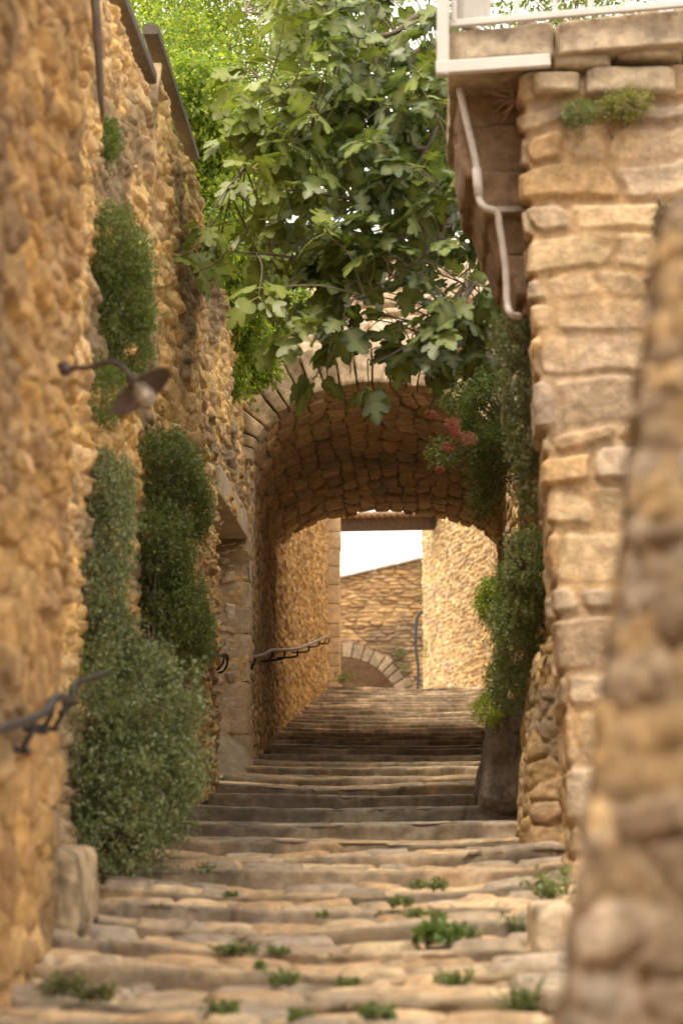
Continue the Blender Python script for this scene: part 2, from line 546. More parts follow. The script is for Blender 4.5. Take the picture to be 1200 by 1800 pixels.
# ------------------------------------------------------------------ setting: the stepped path
stair = empty("stepped_path", (0, 7, g(7)))
tag(stair, kind='structure')
STEP_PAL = np.array([(.45, .32, .19), (.48, .34, .195), (.38, .285, .19), (.50, .37, .225), (.45, .30, .165), (.33, .26, .19)])
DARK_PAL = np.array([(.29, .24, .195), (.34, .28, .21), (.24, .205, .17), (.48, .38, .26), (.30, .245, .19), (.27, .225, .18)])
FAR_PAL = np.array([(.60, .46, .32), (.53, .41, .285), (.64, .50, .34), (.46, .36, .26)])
for k, y0 in enumerate(STEPS):
    y1 = STEPS[k + 1] if k + 1 < len(STEPS) else 60.0
    last = k + 1 >= len(STEPS)
    zt = ZT[k]
    zprev = zt - .12 if k == 0 else ZT[k - 1] + TR[k - 1] * (ZT[k] - ZT[k - 1])
    rise = zt - zprev
    x0, x1 = -2.75, 1.55
    dx = .016 if y0 < 20 else (.022 if y0 < 30 else .03)
    nx = int((x1 - x0) / dx)
    X = np.linspace(x0, x1, nx)
    rr = np.linspace(-.12, rise, 9 if y0 < 26 else 7)
    tl = min(y1 - y0 + .10, 6 if last else 9)
    nt_ = max(8, int(tl / (.02 if y0 < 20 else .04)))
    tt = np.linspace(0, 1, nt_ + 1)[1:] ** 1.15 * tl
    rr = np.sort(np.concatenate([rr, [rise - .007]])); tt = np.concatenate([[.005, .011], tt + .012]); nt_ += 2
    nr = len(rr)
    m = nr + nt_
    # unrolled profile coordinate
    prof = np.concatenate([rr - rise, tt])
    PY = np.concatenate([np.zeros(nr), tt]); PZ = np.concatenate([rr, np.full(nt_, rise)])
    slope = 0 if last else TR[k] * (ZT[k + 1] - zt) / (y1 - y0)
    PZ = PZ + np.concatenate([np.zeros(nr), tt * slope])
    Xg, Pg = np.meshgrid(X, prof, indexing='ij')
    Yg = np.repeat(PY[None], nx, 0); Zg = np.repeat(PZ[None], nx, 0)
    Yg = Yg + .012 * np.clip(-(Pg + .012) / .06, 0, 1) ** .7      # the nosing overhangs a little
    # rounded worn nosing
    q = np.clip(1 - np.abs(Pg) / .028, 0, 1)
    Yg = Yg + .008 * q ** 2; Zg = Zg - .008 * q ** 2
    sd_ = 200 + k * 13
    # blocks of the nosing, then small paving behind
    he, IDe, Je = coursed(Xg, np.clip(Pg, -.3, .0) * 0 + .5 + 0 * Pg, 5.0, .55, sd_, .2, .022)
    hp, IDp, Jp = rubble(Xg, Pg, .27, .25, sd_ + 1, .8, 2.8, .15, -.2)
    nose = (Pg < .17 + .10 * vnoise(Xg * 2.6, 0 * Xg + k, 0, sd_)).astype(float)
    h = nose * he + (1 - nose) * hp
    ID = np.where(nose > .5, IDe, IDp); J = np.where(nose > .5, Je * .9, Jp)
    wav = fbm(Xg * 1.1, 0 * Xg, 0, sd_ + 3, 4) - .5
    wavz = fbm(Xg * 1.3 + 40, Pg * .7, 0, sd_ + 4, 2) - .5
    rough = fbm(Xg * 7, Pg * 7, 0, sd_ + 5, 4) - .5
    Ysh = (.30 if y0 < 14 else .2) * wav + .05 * (IDe - .5)
    rise_mask = (Pg <= .02)
    Yg = Yg + Ysh * (1 - sstep(.1, .5, Pg)) + np.where(rise_mask, -.06 * (rough) - .03 * (he - .6), 0)
    dish = (.050 if y0 < 12 else .03 if y0 < 20 else .015)
    Zg = Zg + dish * (((Xg + .55) / 1.25) ** 2 - .35)
    Zg = Zg + (.06 if y0 < 14 else .045) * (fbm(Xg * .9, 0 * Xg, 0, sd_ + 21, 2) - .5)
    Zg = Zg + (.055 if y0 < 14 else .018) * wavz * np.clip((Pg + rise) / rise, 0, 1) + np.where(~rise_mask, (.055 if y0 < 14 else .018 if y0 < 27 else .006) * (h - .6) + (.02 if y0 < 14 else .010) * rough, .010 * rough)
    Zg = zprev + Zg
    Yg = y0 + Yg
    Zg = Zg + .018 * (IDe - .5) * nose * np.clip((Pg + rise) / rise, 0, 1)
    P = np.stack([Xg, Yg, Zg], -1)
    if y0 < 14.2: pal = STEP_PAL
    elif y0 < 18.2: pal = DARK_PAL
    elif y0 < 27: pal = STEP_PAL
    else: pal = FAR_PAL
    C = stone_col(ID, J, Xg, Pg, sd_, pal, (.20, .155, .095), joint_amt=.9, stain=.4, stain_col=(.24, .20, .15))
    # old lichen-grey crust sits on the upright faces
    C = C * np.where(nose > .5, .86 + .28 * IDe, 1)[..., None]
    gr = np.where(rise_mask, .40, .10) * sstep(.36, .58, fbm(Xg * 1.6, Pg * 6, 0, sd_ + 9, 4))
    if 18.2 < y0 < 27: gr = gr * .3
    if y0 > 26: gr = gr * .5
    C = C * (1 - gr[..., None]) + np.array((.17, .15, .13)) * gr[..., None]
    if not last and 0: pass
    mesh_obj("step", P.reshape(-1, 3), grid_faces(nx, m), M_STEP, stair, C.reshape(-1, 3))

# ------------------------------------------------------------------ left walls
gz0 = lambda x, y: g(y) - .25
near_lean = lambda Z, x, y: .012 * np.clip(Z, -1, 4)
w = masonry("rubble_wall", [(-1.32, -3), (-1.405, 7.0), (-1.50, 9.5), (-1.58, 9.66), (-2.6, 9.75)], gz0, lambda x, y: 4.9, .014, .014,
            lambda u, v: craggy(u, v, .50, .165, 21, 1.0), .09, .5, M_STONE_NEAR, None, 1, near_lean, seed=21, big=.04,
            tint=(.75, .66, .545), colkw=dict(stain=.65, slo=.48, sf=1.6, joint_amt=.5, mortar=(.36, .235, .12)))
tag(w, 'tall rough ochre rubble wall at the left edge that carries the gooseneck lamp', 'wall')

def left_top(x, y):
    if y < 14.8: return 4.74
    if y < 17.7: return 5.0
    return float(np.interp(y, [17.7, 19.0, 22], [4.95, 4.6, 4.15]))
DOOR_Y0, DOOR_Y1, DOOR_Z = 19.3, 22.05, 2.86
def door_hole(X, Y, Z): return (Y > DOOR_Y0) & (Y < DOOR_Y1 + .3) & (Z < DOOR_Z)
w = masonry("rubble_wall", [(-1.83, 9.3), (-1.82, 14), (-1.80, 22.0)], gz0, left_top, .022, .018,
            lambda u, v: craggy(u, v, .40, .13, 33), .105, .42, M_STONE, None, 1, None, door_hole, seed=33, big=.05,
            tint=(1.25, 1.2, 1.06), colkw=dict(stain=.8, slo=.52, sf=1.4, joint_amt=.5))  # raised tint puts the sunlit brightness into the stone colour
tag(w, 'long sunlit rubble wall left of the steps with shrubs growing on it', 'wall')

# doorway in that wall
dw = empty("doorway", (-1.95, 20.6, g(20.6)))
tag(dw, 'recessed side doorway with a grey stone lintel just before the vault', 'doorway')
A = Acc()
A.block(box_corners(-2.26, -1.775, 19.15, 22.02, DOOR_Z, DOOR_Z + .24), (.50, .40, .27), 16, .012, .06, 5)
A.build("lintel", M_DRESSED, dw)
A = Acc(); z = g(22) - .1; i = 0
while z < DOOR_Z - .01:
    hh = min(random.choice((.24, .3, .38, .2)), DOOR_Z - z)
    if DOOR_Z - z - hh < .1: hh = DOOR_Z - z
    A.block(box_corners(-2.3, -1.765 + random.uniform(-.015, .015), 22.0 + random.uniform(-.012, .012), 22.35, z + .003, z + hh - .003),
            np.array((.50, .385, .245)) * random.uniform(.85, 1.1), 12, .012, .06, 60 + i, 9)
    z += hh; i += 1
A.build("jamb", M_DRESSED, dw)
A = Acc()
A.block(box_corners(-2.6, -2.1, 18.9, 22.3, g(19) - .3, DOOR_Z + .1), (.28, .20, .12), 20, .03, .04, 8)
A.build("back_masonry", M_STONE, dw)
A = Acc()
A.block([(-2.3, 20.9, .55), (-1.62, 21.1, .55), (-2.3, 22.0, .6), (-1.62, 22.0, .6), (-2.3, 20.9, .9), (-1.85, 21.2, .78), (-2.3, 22.0, 1.35), (-1.78, 22.0, .95)],
        (.36, .29, .19), 12, .02, .1, 9)
A.build("threshold_block", M_DRESSED, dw)

# ------------------------------------------------------------------ vaulted archway
SPR = 3.55
arch = empty("stone_archway", (-.6, 22, g(22)))
tag(arch, 'stone barrel vault spanning the steps with a ring of long wedge stones at its mouth', 'archway')
def sect(f, s):
    """section at fraction f of the length; s = profile coordinate in metres (arrays)"""
    xl = -1.786 + f * (-1.985 + 1.786); xr = .61 + f * (.675 - .61)
    zc = 4.33 + f * (4.09 - 4.33); zb = g(22 + 7 * f) - .3
    a = (xr - xl) / 2; b = zc - SPR; cx = (xl + xr) / 2
    return xl, xr, a, b, cx, zb
nf_, na = 300, 560
th = np.linspace(0, 1, na)
f = np.linspace(0, 1, nf_)
Pg = np.zeros((nf_, na, 3)); Ng = np.zeros((nf_, na, 3)); SU = np.zeros((nf_, na))
for i, ff in enumerate(f):
    xl, xr, a, b, cx, zb = sect(ff, None)
    hw = SPR - zb
    tA = np.linspace(math.pi, 0, 400)
    pts = np.concatenate([[(xl, zb)], np.stack([cx + a * np.sign(np.cos(tA)) * np.abs(np.cos(tA)) ** .96, SPR + b * np.sin(tA) ** .96], -1), [(xr, zb)]])
    sl = np.concatenate([[0], np.cumsum(np.hypot(*np.diff(pts, axis=0).T))])
    ss = th * sl[-1]
    px, pz = np.interp(ss, sl, pts[:, 0]), np.interp(ss, sl, pts[:, 1])
    tx, tz = np.gradient(px), np.gradient(pz); L = np.hypot(tx, tz) + 1e-9
    Pg[i, :, 0] = px; Pg[i, :, 1] = 22 + 7 * ff; Pg[i, :, 2] = pz
    Ng[i, :, 0] = tz / L; Ng[i, :, 2] = -tx / L
    SU[i] = ss - sl[-1] / 2
YY = Pg[..., 1]
h1, I1, J1 = rubble(YY, SU, .52, .175, 41, .62, 4.0, .14, -.12)
J1 = np.clip(J1 * 1.3, 0, 1)
h2, I2, J2 = rubble(YY, SU, .24, .12, 42)
arcm = sstep(SPR - .25, SPR + .02, Pg[..., 2])
sel = arcm > .5
h = np.where(sel, h1, h2); ID = np.where(sel, I1, I2); J = np.where(sel, J1, J2)
d = .055 * (h - .6) + .04 * (fbm(YY * .8, SU * .8, 0, 44, 2) - .5)
edge = sstep(.0, .10, YY - 22) * (1 - sstep(.0, .01, YY - 29.2))
Pv = Pg + Ng * (d)[..., None]
# ragged far mouth: the stones end at slightly different depths
endj = (I1 - .5) * .16 * sstep(28.6, 29, YY)
Pv[..., 1] += endj
VPAL = np.array([(.62, .44, .24), (.55, .38, .19), (.66, .48, .28), (.50, .36, .21), (.62, .42, .20), (.55, .41, .25)])
C = stone_col(ID, J, YY, SU, 45, VPAL, (.15, .11, .07), joint_amt=.95, stain=.35)
V = np.concatenate([Pv.reshape(-1, 3)]); 
mesh_obj("vault", V, grid_faces(nf_, na, None, True), M_STONE, arch, C.reshape(-1, 3))
# solid mass over the vault: sides, top and back
xl, xr, a0, b0, cx0, zb0 = sect(0, None)
TOP = 5.62
def in_arch(X, Z, grow=.0):
    a = a0 + grow; b = b0 + grow
    inside = np.where(Z > SPR, ((X - cx0) / a) ** 2 + ((Z - SPR) / b) ** 2 < 1, np.abs(X - cx0) < a)
    return inside
w = masonry("facade", [(-4.2, 22.0), (3.2, 22.0)], lambda x, y: .4, lambda x, y: TOP + .06 * x, .016, .014,
            lambda u, v: coursed(u, v, .12, .36, 51, .6, .014, .5, .0), .07, .35, M_STONE, arch, 1, None,
            lambda X, Y, Z: in_arch(X, Z, .1), seed=51, big=.03, tint=(1.0, 1.03, 1.08),
            colkw=dict(pal=np.array([(.60, .46, .33), (.56, .42, .28), (.64, .50, .36), (.55, .40, .25)]), stain=.15))
# far face
def far_hole(X, Y, Z):
    xl, xr, a, b, cx, zb = sect(1, None)
    a += .06; b += .06
    return np.where(Z > SPR, ((X - cx) / a) ** 2 + ((Z - SPR) / b) ** 2 < 1, np.abs(X - cx) < a)
masonry("rear_facade", [(3.2, 28.95), (-4.2, 28.95)], lambda x, y: .4, lambda x, y: TOP, .04, .04,
        lambda u, v: coursed(u, v, .12, .34, 52), .04, .3, M_STONE, arch, 1, None, far_hole, seed=52)
A = Acc(); A.block(box_corners(-4.2, 3.2, 22.25, 28.7, TOP - .5, TOP - .05), (.40, .31, .2), 16, .02, .04, 3); A.build("roof_slab", M_STONE, arch)
# voussoirs
A = Acc(); t = math.pi * .985; i = 0
rv = random.Random(4)
def ell(t, r=0.0):
    ca, sa = math.cos(t), math.sin(t)
    x, z = cx0 + a0 * ca, SPR + b0 * sa
    nx, nz = ca / a0, sa / b0; l = math.hypot(nx, nz)
    return x + nx / l * r, z + nz / l * r
while t > .04:
    sp = math.hypot(a0 * math.sin(t), b0 * math.cos(t))
    dt = rv.uniform(.10, .17) / max(sp, .3)
    t2 = t - dt
    L = rv.uniform(.27, .42)
    e = .006 / sp
    p = [ell(t - e, -.03), ell(t2 + e, -.03), ell(t - e * .6, L), ell(t2 + e * .6, L)]
    y0 = 21.90 + rv.uniform(-.03, .03)
    cor = []
    for (a_, b_) in ((0, 1), (2, 3)):
        for y in (y0, 22.32):
            cor += [(p[a_][0], y, p[a_][1]), (p[b_][0], y, p[b_][1])]
    colr = np.array(rv.choice(((.52, .39, .24), (.56, .42, .27), (.44, .32, .19), (.54, .38, .21)))) * rv.uniform(.8, 1.05)
    A.block(cor, colr, 14, .026, .14, 300 + i, 9, .3)
    t = t2; i += 1
A.build("voussoir_ring", M_STONE, arch)

# ------------------------------------------------------------------ passage beyond the vault
w = masonry("rubble_wall", [(-2.0, 28.9), (-2.02, 42.6)], gz0, lambda x, y: 6.5, .03, .022,
            lambda u, v: rubble(u, v, .36, .10, 61), .07, .5, M_STONE, None, 1, None, None, seed=61, big=.03, tint=(1.12, 1.13, 1.10),
            colkw=dict(stain=.2))
tag(w, 'golden rubble wall beyond the vault on the left, ending at the gate post', 'wall')
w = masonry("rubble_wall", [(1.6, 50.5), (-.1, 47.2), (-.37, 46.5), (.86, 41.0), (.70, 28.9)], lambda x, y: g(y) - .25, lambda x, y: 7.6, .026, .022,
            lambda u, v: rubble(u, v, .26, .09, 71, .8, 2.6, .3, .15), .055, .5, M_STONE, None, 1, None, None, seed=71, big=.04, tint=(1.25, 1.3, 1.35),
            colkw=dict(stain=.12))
tag(w, 'pale bright rough wall beyond the vault on the right, ending under the wooden beam', 'wall')

gp = empty("gate_post", (-1.93, 42.8, 2.8))
tag(gp, 'pale dressed stone gate post at the left end of the wooden beam', 'gate post')
A = Acc(); z = 2.7; i = 0
while z < 6.6:
    hh = random.uniform(.22, .36)
    dx = .03 if i % 2 else 0
    A.block(box_corners(-2.28, -1.81 + random.uniform(-.012, .012), 42.55 + random.uniform(-.01, .01), 43.1, z + .003, z + hh - .003),
            np.array((.60, .45, .28)) * random.uniform(.82, 1.05), 8, .01, .07, 400 + i, 8)
    z += hh; i += 1
A.build("post_blocks", M_DRESSED, gp)
tag(gp.children[0])
bm_ = empty("wooden_beam", (-.95, 44.2, 5.75))
tag(bm_, 'dark timber beam lying across the gateway under the sky', 'beam')
def beam(name, za, zb, yo, mat, col, p, ext=0.0, n=14):
    A = Acc(); a = np.array((-1.95 - ext, 42.85 + yo)); b = np.array((.02 + ext, 45.45 + yo)); dd = b - a; dd /= np.linalg.norm(dd); nn = np.array((-dd[1], dd[0])) * .26
    c = []
    for z in (za, zb):
        for q in ((a, 0), (a, 1)):
            pass
        c += [(a[0], a[1], z), (b[0], b[1], z + .37), (a[0] + nn[0], a[1] + nn[1], z), (b[0] + nn[0], b[1] + nn[1], z + .37)]
    A.block(c, col, n, .006, .05, 12)
    return A.build(name, mat, p)
beam("timber", 5.71, 5.98, 0, M_WOOD, (.1, .07, .05), bm_)
A = Acc()
for i in range(16):
    tfr = (i + .5) / 16
    x = -1.85 + tfr * 1.8; y = 42.85 + tfr * 2.45; zz = 5.99 + .37 * tfr
    A.block(box_corners(x - .057, x + .057, y - .08, y + .3, zz - .04, zz + .06), (.30, .20, .12), 6, .004, .3, 500 + i)
A.build("tile_edge", M_DRESSED, bm_)

# far wall with a low arch
far = empty("far_wall", (-2.2, 60, 2.87))
tag(far, 'brown coursed wall with a sloping top and low arch, farthest at the head of the steps', 'wall')
FCX, FCZ, FR = -2.51, 3.33, 1.50
def far_hole2(X, Y, Z): return ((X - FCX) ** 2 + (Z - FCZ) ** 2 < (FR + .08) ** 2) | ((np.abs(X - FCX) < FR) & (Z < FCZ))
masonry("masonry_face", [(-7, 60.0), (2.5, 60.0)], lambda x, y: 2.7, lambda x, y: 6.80 + (x + 2.57) * .233, .03, .02,
        lambda u, v: rubble(u, v, .36, .10, 81), .10, .6, M_STONE, far, 1, None, far_hole2, seed=81, topn=.02, big=.04,
        tint=(.66, .60, .56), colkw=dict(stain=.6))
A = Acc(); rv = random.Random(9); t = math.pi
i = 0
while t > .0:
    dt = rv.uniform(.11, .17); t2 = t - dt; L = rv.uniform(.34, .46)
    c = []
    for r in (FR, FR + L):
        for y in (59.9, 60.4):
            for q in (t - .006, t2 + .006):
                c.append((FCX + r * math.cos(q), y, FCZ + r * math.sin(q)))
    A.block(c, np.array((.25, .185, .115)) * rv.uniform(.75, 1.1), 6, .016, .12, 600 + i, 8)
    t = t2; i += 1
A.build("voussoir_ring", M_STONE, far)
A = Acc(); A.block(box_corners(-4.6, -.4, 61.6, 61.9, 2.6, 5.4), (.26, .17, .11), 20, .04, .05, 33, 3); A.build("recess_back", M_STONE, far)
A = Acc()
for i in range(16):
    x = -6.9 + i * .58
    z = 6.80 + (x + 2.57) * .233
    z2 = 6.80 + (x + .57 + 2.57) * .233
    A.block([(x, 59.88, z - .02), (x + .57, 59.88, z2 - .02), (x, 60.5, z - .02), (x + .57, 60.5, z2 - .02),
             (x, 59.88, z + .05), (x + .57, 59.88, z2 + .05), (x, 60.5, z + .05), (x + .57, 60.5, z2 + .05)], (.35, .29, .22), 6, .01, .2, 700 + i)
A.build("coping", M_DRESSED, far)
hp = smooth_path([at(742, 1074, 57), at(734, 1084, 57), at(731, 1105, 57), at(731, 1140, 57), at(735, 1175, 57), at(734, 1215, 57)])
o = tube_obj("drain_hose", hp, .038, M_RUBBER); tag(o, 'black curved pipe running down the corner of the farthest wall', 'pipe')

# ------------------------------------------------------------------ right side
# side wall between pier and archway
w = masonry("rubble_wall", [(.64, 22.1), (.66, 17), (.70, 12.2)], gz0, lambda x, y: 3.75, .022, .02,
            lambda u, v: rubble(u, v, .24, .13, 91), .09, .5, M_STONE, None, -1 if 0 else 1, None, None, seed=91, big=.05, tint=(.88, .86, .82))
tag(w, 'shaded rubble wall behind the hanging plants on the right, before the vault', 'wall')

pier = empty("stone_pier", (1.1, 12.1, g(12)))
tag(pier, 'big ochre pier of long level stones at the right under the terrace slab', 'pier')
PZ0, PZ1 = -.4, 3.98
def pier_corner(z): return np.interp(z, [-.4, 0, .85, 1.98, 2.82, 3.67, 4.0], [.64, .627, .584, .514, .457, .425, .42])
# front face grid with the left corner following the batter
nxp, nzp = 190, 420
tt = np.linspace(0, 1, nxp); zz = np.linspace(PZ0, PZ1, nzp)
T, Zp = np.meshgrid(tt, zz, indexing='ij')
# wrap round the corner: t<.2 is the side face
side_len, front_len = .8, 1.7
Sg = T * (side_len + front_len)
cxp = pier_corner(Zp)
fl = Sg - side_len
h, ID, J = coursed(Sg - side_len + 0 * Zp, Zp, .20, .42, 101, .40, .014, .45, .30, .40)
dd_ = .066 * (h - .6) + .03 * (fbm(Sg * .7, Zp * .7, 0, 102, 2) - .5)
r_ = .05
ang = np.clip((fl + r_) / (2 * r_), 0, 1) * math.pi / 2
Xp = np.where(fl < -r_, cxp, np.where(fl > r_, cxp + fl, cxp + r_ * (1 - np.cos(ang))))
Yp = np.where(fl < -r_, 12.0 - fl, np.where(fl > r_, 12.0, 12.0 + r_ * (1 - np.sin(ang))))
Yp = Yp - .06 * np.clip(fl, 0, 9)
nxn, nyn = -np.cos(ang), -np.sin(ang)
Pp = np.stack([Xp + nxn * dd_, Yp + nyn * dd_, Zp], -1)
Cp = stone_col(ID, J, Sg, Zp, 103, np.array([(.54, .40, .235), (.47, .35, .20), (.56, .415, .245), (.50, .345, .18), (.46, .355, .23), (.53, .36, .18), (.41, .32, .22)]),
               (.42, .28, .14), joint_amt=.85, stain=.5, slo=.48, sf=2.2, stain_col=(.30, .24, .18), tint=(.92, .90, .92))
mesh_obj("masonry_face", Pp.reshape(-1, 3), grid_faces(nxp, nzp, None, False), M_STONE_NEAR, pier, Cp.reshape(-1, 3))
A = Acc(); A.block(box_corners(.8, 2.3, 12.15, 12.8, PZ0, 3.9), (.4, .3, .18), 6, .0, .03, 1); A.build("core", M_STONE, pier)
# rough top course stones
A = Acc()
top_st = [(968, 80, 1075, 125, .0), (1078, 60, 1200, 110, .0), (935, 128, 1020, 168, .02), (1025, 118, 1190, 172, .0), (1075, 20, 1085, 30, 0)]
for i, (u0, v0, u1, v1, dy) in enumerate(top_st[:4]):
    a = at(u0, v1, 11.95 + dy); b = at(u1, v0, 11.95 + dy)
    A.block(box_corners(a[0], b[0], 11.88 + dy, 12.6, a[2], b[2]), np.array((.42, .33, .22)) * (1 - .12 * (i % 2)), 12, .022, .25, 820 + i, 9)
A.build("top_stones", M_STONE_NEAR, pier)

# corbel mass left of the pier, under the terrace
A = Acc()
def hx(p00, p10, p01, p11, ya, yb):
    """front polygon by pixels: bottom-left, bottom-right, top-left, top-right, at depth ya, pushed back to yb"""
    out = []
    for (l, r) in ((p00, p10), (p01, p11)):
        for y in (ya, yb):
            for p in (l, r):
                q = at(p[0], p[1], ya); out.append((q[0], y, q[2]))
    return out
sts = [((815, 312), (935, 306), (803, 214), (932, 218)), ((805, 232), (934, 228), (798, 130), (934, 130)),
       ((852, 384), (938, 378), (830, 300), (936, 296)), ((880, 452), (942, 450), (852, 368), (940, 370)),
       ((908, 520), (945, 520), (886, 443), (942, 443))]
for i, s_ in enumerate(sts):
    A.block(hx(*s_, 12.35 + .04 * (i % 2), 13.6), np.array((.27, .18, .11)) * (.75 + .4 * random.random()), 18, .05, .12, 840 + i, 6)
o = A.build("rock_corbel", M_STONE_NEAR); tag(o, 'dark brown rock corbel below the terrace slab beside the white downpipe', 'corbel')

# terrace slab
A = Acc()
us = [786, 976, 1290]
for i in range(2):
    u0, u1 = us[i], us[i + 1]
    vt = lambda u: 52 - (u - 790) * .1 ; vb = lambda u: 108 - (u - 790) * .075
    c = hx((u0 + 1, vb(u0)), (u1 - 1, vb(u1)), (u0 + 1, vt(u0)), (u1 - 1, vt(u1)), 11.82, 13.8)
    A.block(c, np.array((.44, .35, .25)) * (.92 + .12 * (i % 2)), 40, .028, .09, 860 + i, 6, .25)
o = A.build("terrace_slab", M_STONE_NEAR); tag(o, 'thick weathered stone slab of the terrace on top of the right pier', 'slab')
A = Acc(); A.block(box_corners(.95, 9, 13.0, 28.8, -.6, 3.72), (.30, .22, .13), 24, .03, .02, 71); o = A.build("terrace", M_STONE); tag(o, kind='structure')

# white railing on the terrace
rl = empty("white_railing", at(778, 110, 11.8)); tag(rl, 'white painted metal railing with rust spots on the terrace edge', 'railing')
def bar(name, p, q, wdt, dep, mat, parent):
    p, q = np.array(p, float), np.array(q, float); d = q - p; L = np.linalg.norm(d); d /= L
    y = np.array((0, 1.0, 0)) if abs(d[1]) < .9 else np.array((1.0, 0, 0))
    s = np.cross(d, y); s /= np.linalg.norm(s); y = np.cross(s, d)
    c = []
    b = min(wdt, dep) * .12
    V = []; prof = [(-wdt / 2 + b, -dep / 2), (wdt / 2 - b, -dep / 2), (wdt / 2, -dep / 2 + b), (wdt / 2, dep / 2 - b), (wdt / 2 - b, dep / 2), (-wdt / 2 + b, dep / 2), (-wdt / 2, dep / 2 - b), (-wdt / 2, -dep / 2 + b)]
    for e in (p, q):
        for (a_, b_) in prof: V.append(e + s * a_ + y * b_)
    F = [(i, (i + 1) % 8, 8 + (i + 1) % 8, 8 + i) for i in range(8)] + [tuple(range(7, -1, -1)), tuple(range(8, 16))]
    return mesh_obj(name, V, F, mat, parent, smooth=False)
RY = 11.74
bar("post", at(778, 132, RY), at(778, -160, RY), .062, .06, M_WHITE, rl)
bar("bottom_bar", at(766, 120, RY - .01), at(966, 106, RY + .02), .066, .05, M_WHITE, rl)
bar("top_bar", at(790, 42, RY + .06), at(1320, -4, RY + .02), .036, .04, M_WHITE, rl)
bar("lower_rail", at(788, 8, RY + .5), at(870, 4, RY + .5), .02, .03, M_WHITE, rl)
for u in (798, 908, 975, 1037, 1102, 1168, 1235):
    bar("baluster", at(u, 38 - (u - 790) * .08, RY + .05), at(u - 2, -170, RY + .05), .026, .026, M_WHITE, rl)
# ribbed screen panel
n = 60; U_ = np.linspace(792, 862, n); V = []
for k_, yo in ((0, .12), (1, .126)):
    for i, u in enumerate(U_):
        for v in (46, -170):
            p = at(u, v, RY + yo + .006 * math.sin(i * 1.9)); V.append(p)
V = np.array(V); F = []
for i in range(n - 1):
    a = 2 * i; F.append((a, a + 2, a + 3, a + 1)); b = 2 * n + a; F.append((b, b + 1, b + 3, b + 2))
mesh_obj("ribbed_panel", V, F, M_WHITE, rl)

# white downpipe
M_PIPE = plain_mat('aged_pipe_paint', (.46, .41, .37), .6, 0, .25, 14)
dp = empty("white_downpipe", at(903, 556, 12.2)); tag(dp, 'pale flattened downpipe zigzagging down the rock corbel', 'downpipe')
pth = [at(806, 150, 12.25), at(822, 222, 12.22), at(836, 285, 12.2), at(841, 345, 12.18), at(852, 364, 12.17), at(872, 372, 12.2), at(878, 400, 12.22), at(888, 470, 12.24), at(891, 530, 12.24), at(897, 551, 12.22), at(912, 556, 12.3)]
tube_obj("pipe", smooth_path(pth, 8), .019, M_PIPE, dp, 12)
bar("wall_bracket", at(850, 368, 12.2), at(935, 366, 12.32), .03, .012, plain_mat("grey_bracket", (.33, .28, .24), .6), dp)
tube_obj("sleeve", [at(838, 296, 12.2), at(841, 345, 12.18)], .025, M_PIPE, dp, 12)

# foreground wall at the right edge, far out of focus
def fg_corner(Z): return 0
fgpath = [(.33, 4.95), (.19, 4.55), (.15, 4.40), (.17, 4.28), (1.3, 2.0)]
w = masonry("rubble_wall", fgpath, lambda x, y: -1.6, lambda x, y: 1.16 + .12 * x, .012, .012,
            lambda u, v: craggy(u, v, .24, .09, 111), .034, .35, M_STONE_NEAR, None, 1,
            lambda Z, x, y: -.15 * np.clip(Z + .5, 0, 4), None, seed=111, big=.03, tint=(.95, .93, .92), colkw=dict(stain=.65, slo=.48, sf=3.5, stain_col=(.32, .24, .165), joint_amt=.8, mortar=(.40, .29, .18), pal=np.array([(.60, .42, .22), (.58, .50, .42), (.42, .32, .22), (.62, .44, .23), (.58, .47, .36), (.34, .25, .17)])))
tag(w, 'leaning foreground wall at the right edge, grey brown and far out of focus', 'wall')

# rocks beside the steps
def boulder(name, label, poly, ya, yb, col, seed, amp=.05, rnd=.35):
    A = Acc(); A.block(hx(*poly, ya, yb), col, 70, amp, rnd, seed, 5, .45)
    o = A.build(name, M_STONE_NEAR if ya < 12 else M_STONE); tag(o, label, 'rock'); return o
boulder("boulder", 'large dark leaning rock on the right of the steps before the vault', ((836, 1425), (945, 1440), (866, 1236), (940, 1225)), 16.6, 18.4, (.24, .195, .15), 5, .09, .22)
w = masonry("rubble_wall", [(.60, 16.2), (.53, 15.7), (.50, 13.75), (.54, 13.6), (.95, 13.45)], gz0, lambda x, y: 1.15 + .25 * (y - 13.6) * 0, .012, .012,
            lambda u, v: craggy(u, v, .34, .17, 121), .06, .3, M_STONE, None, 1, lambda Z, x, y: .07 * (.4 - Z), seed=121, big=.06,
            tint=(.80, .80, .82), topn=.15, colkw=dict(stain=.6, joint_amt=.3))
tag(w, 'low rough buttress leaning against the foot of the right wall beside the dark rock', 'wall')
boulder("boulder", 'smooth rounded kerb stone at the foot of the left wall by the shrub', ((30, 1660), (140, 1655), (45, 1482), (138, 1490)), 9.7, 10.3, (.36, .27, .165), 7, .03, .3)
boulder("boulder", 'pale square stone at the right end of the lower steps', ((935, 1700), (1010, 1700), (938, 1592), (1010, 1590)), 9.3, 10.2, (.48, .37, .25), 8, .02, .25)
boulder("boulder", 'pale rounded stone lying at the bottom right by the tallest weed', ((940, 1790), (1010, 1800), (948, 1732), (1010, 1735)), 7.9, 8.4, (.46, .36, .25), 9, .02, .5)

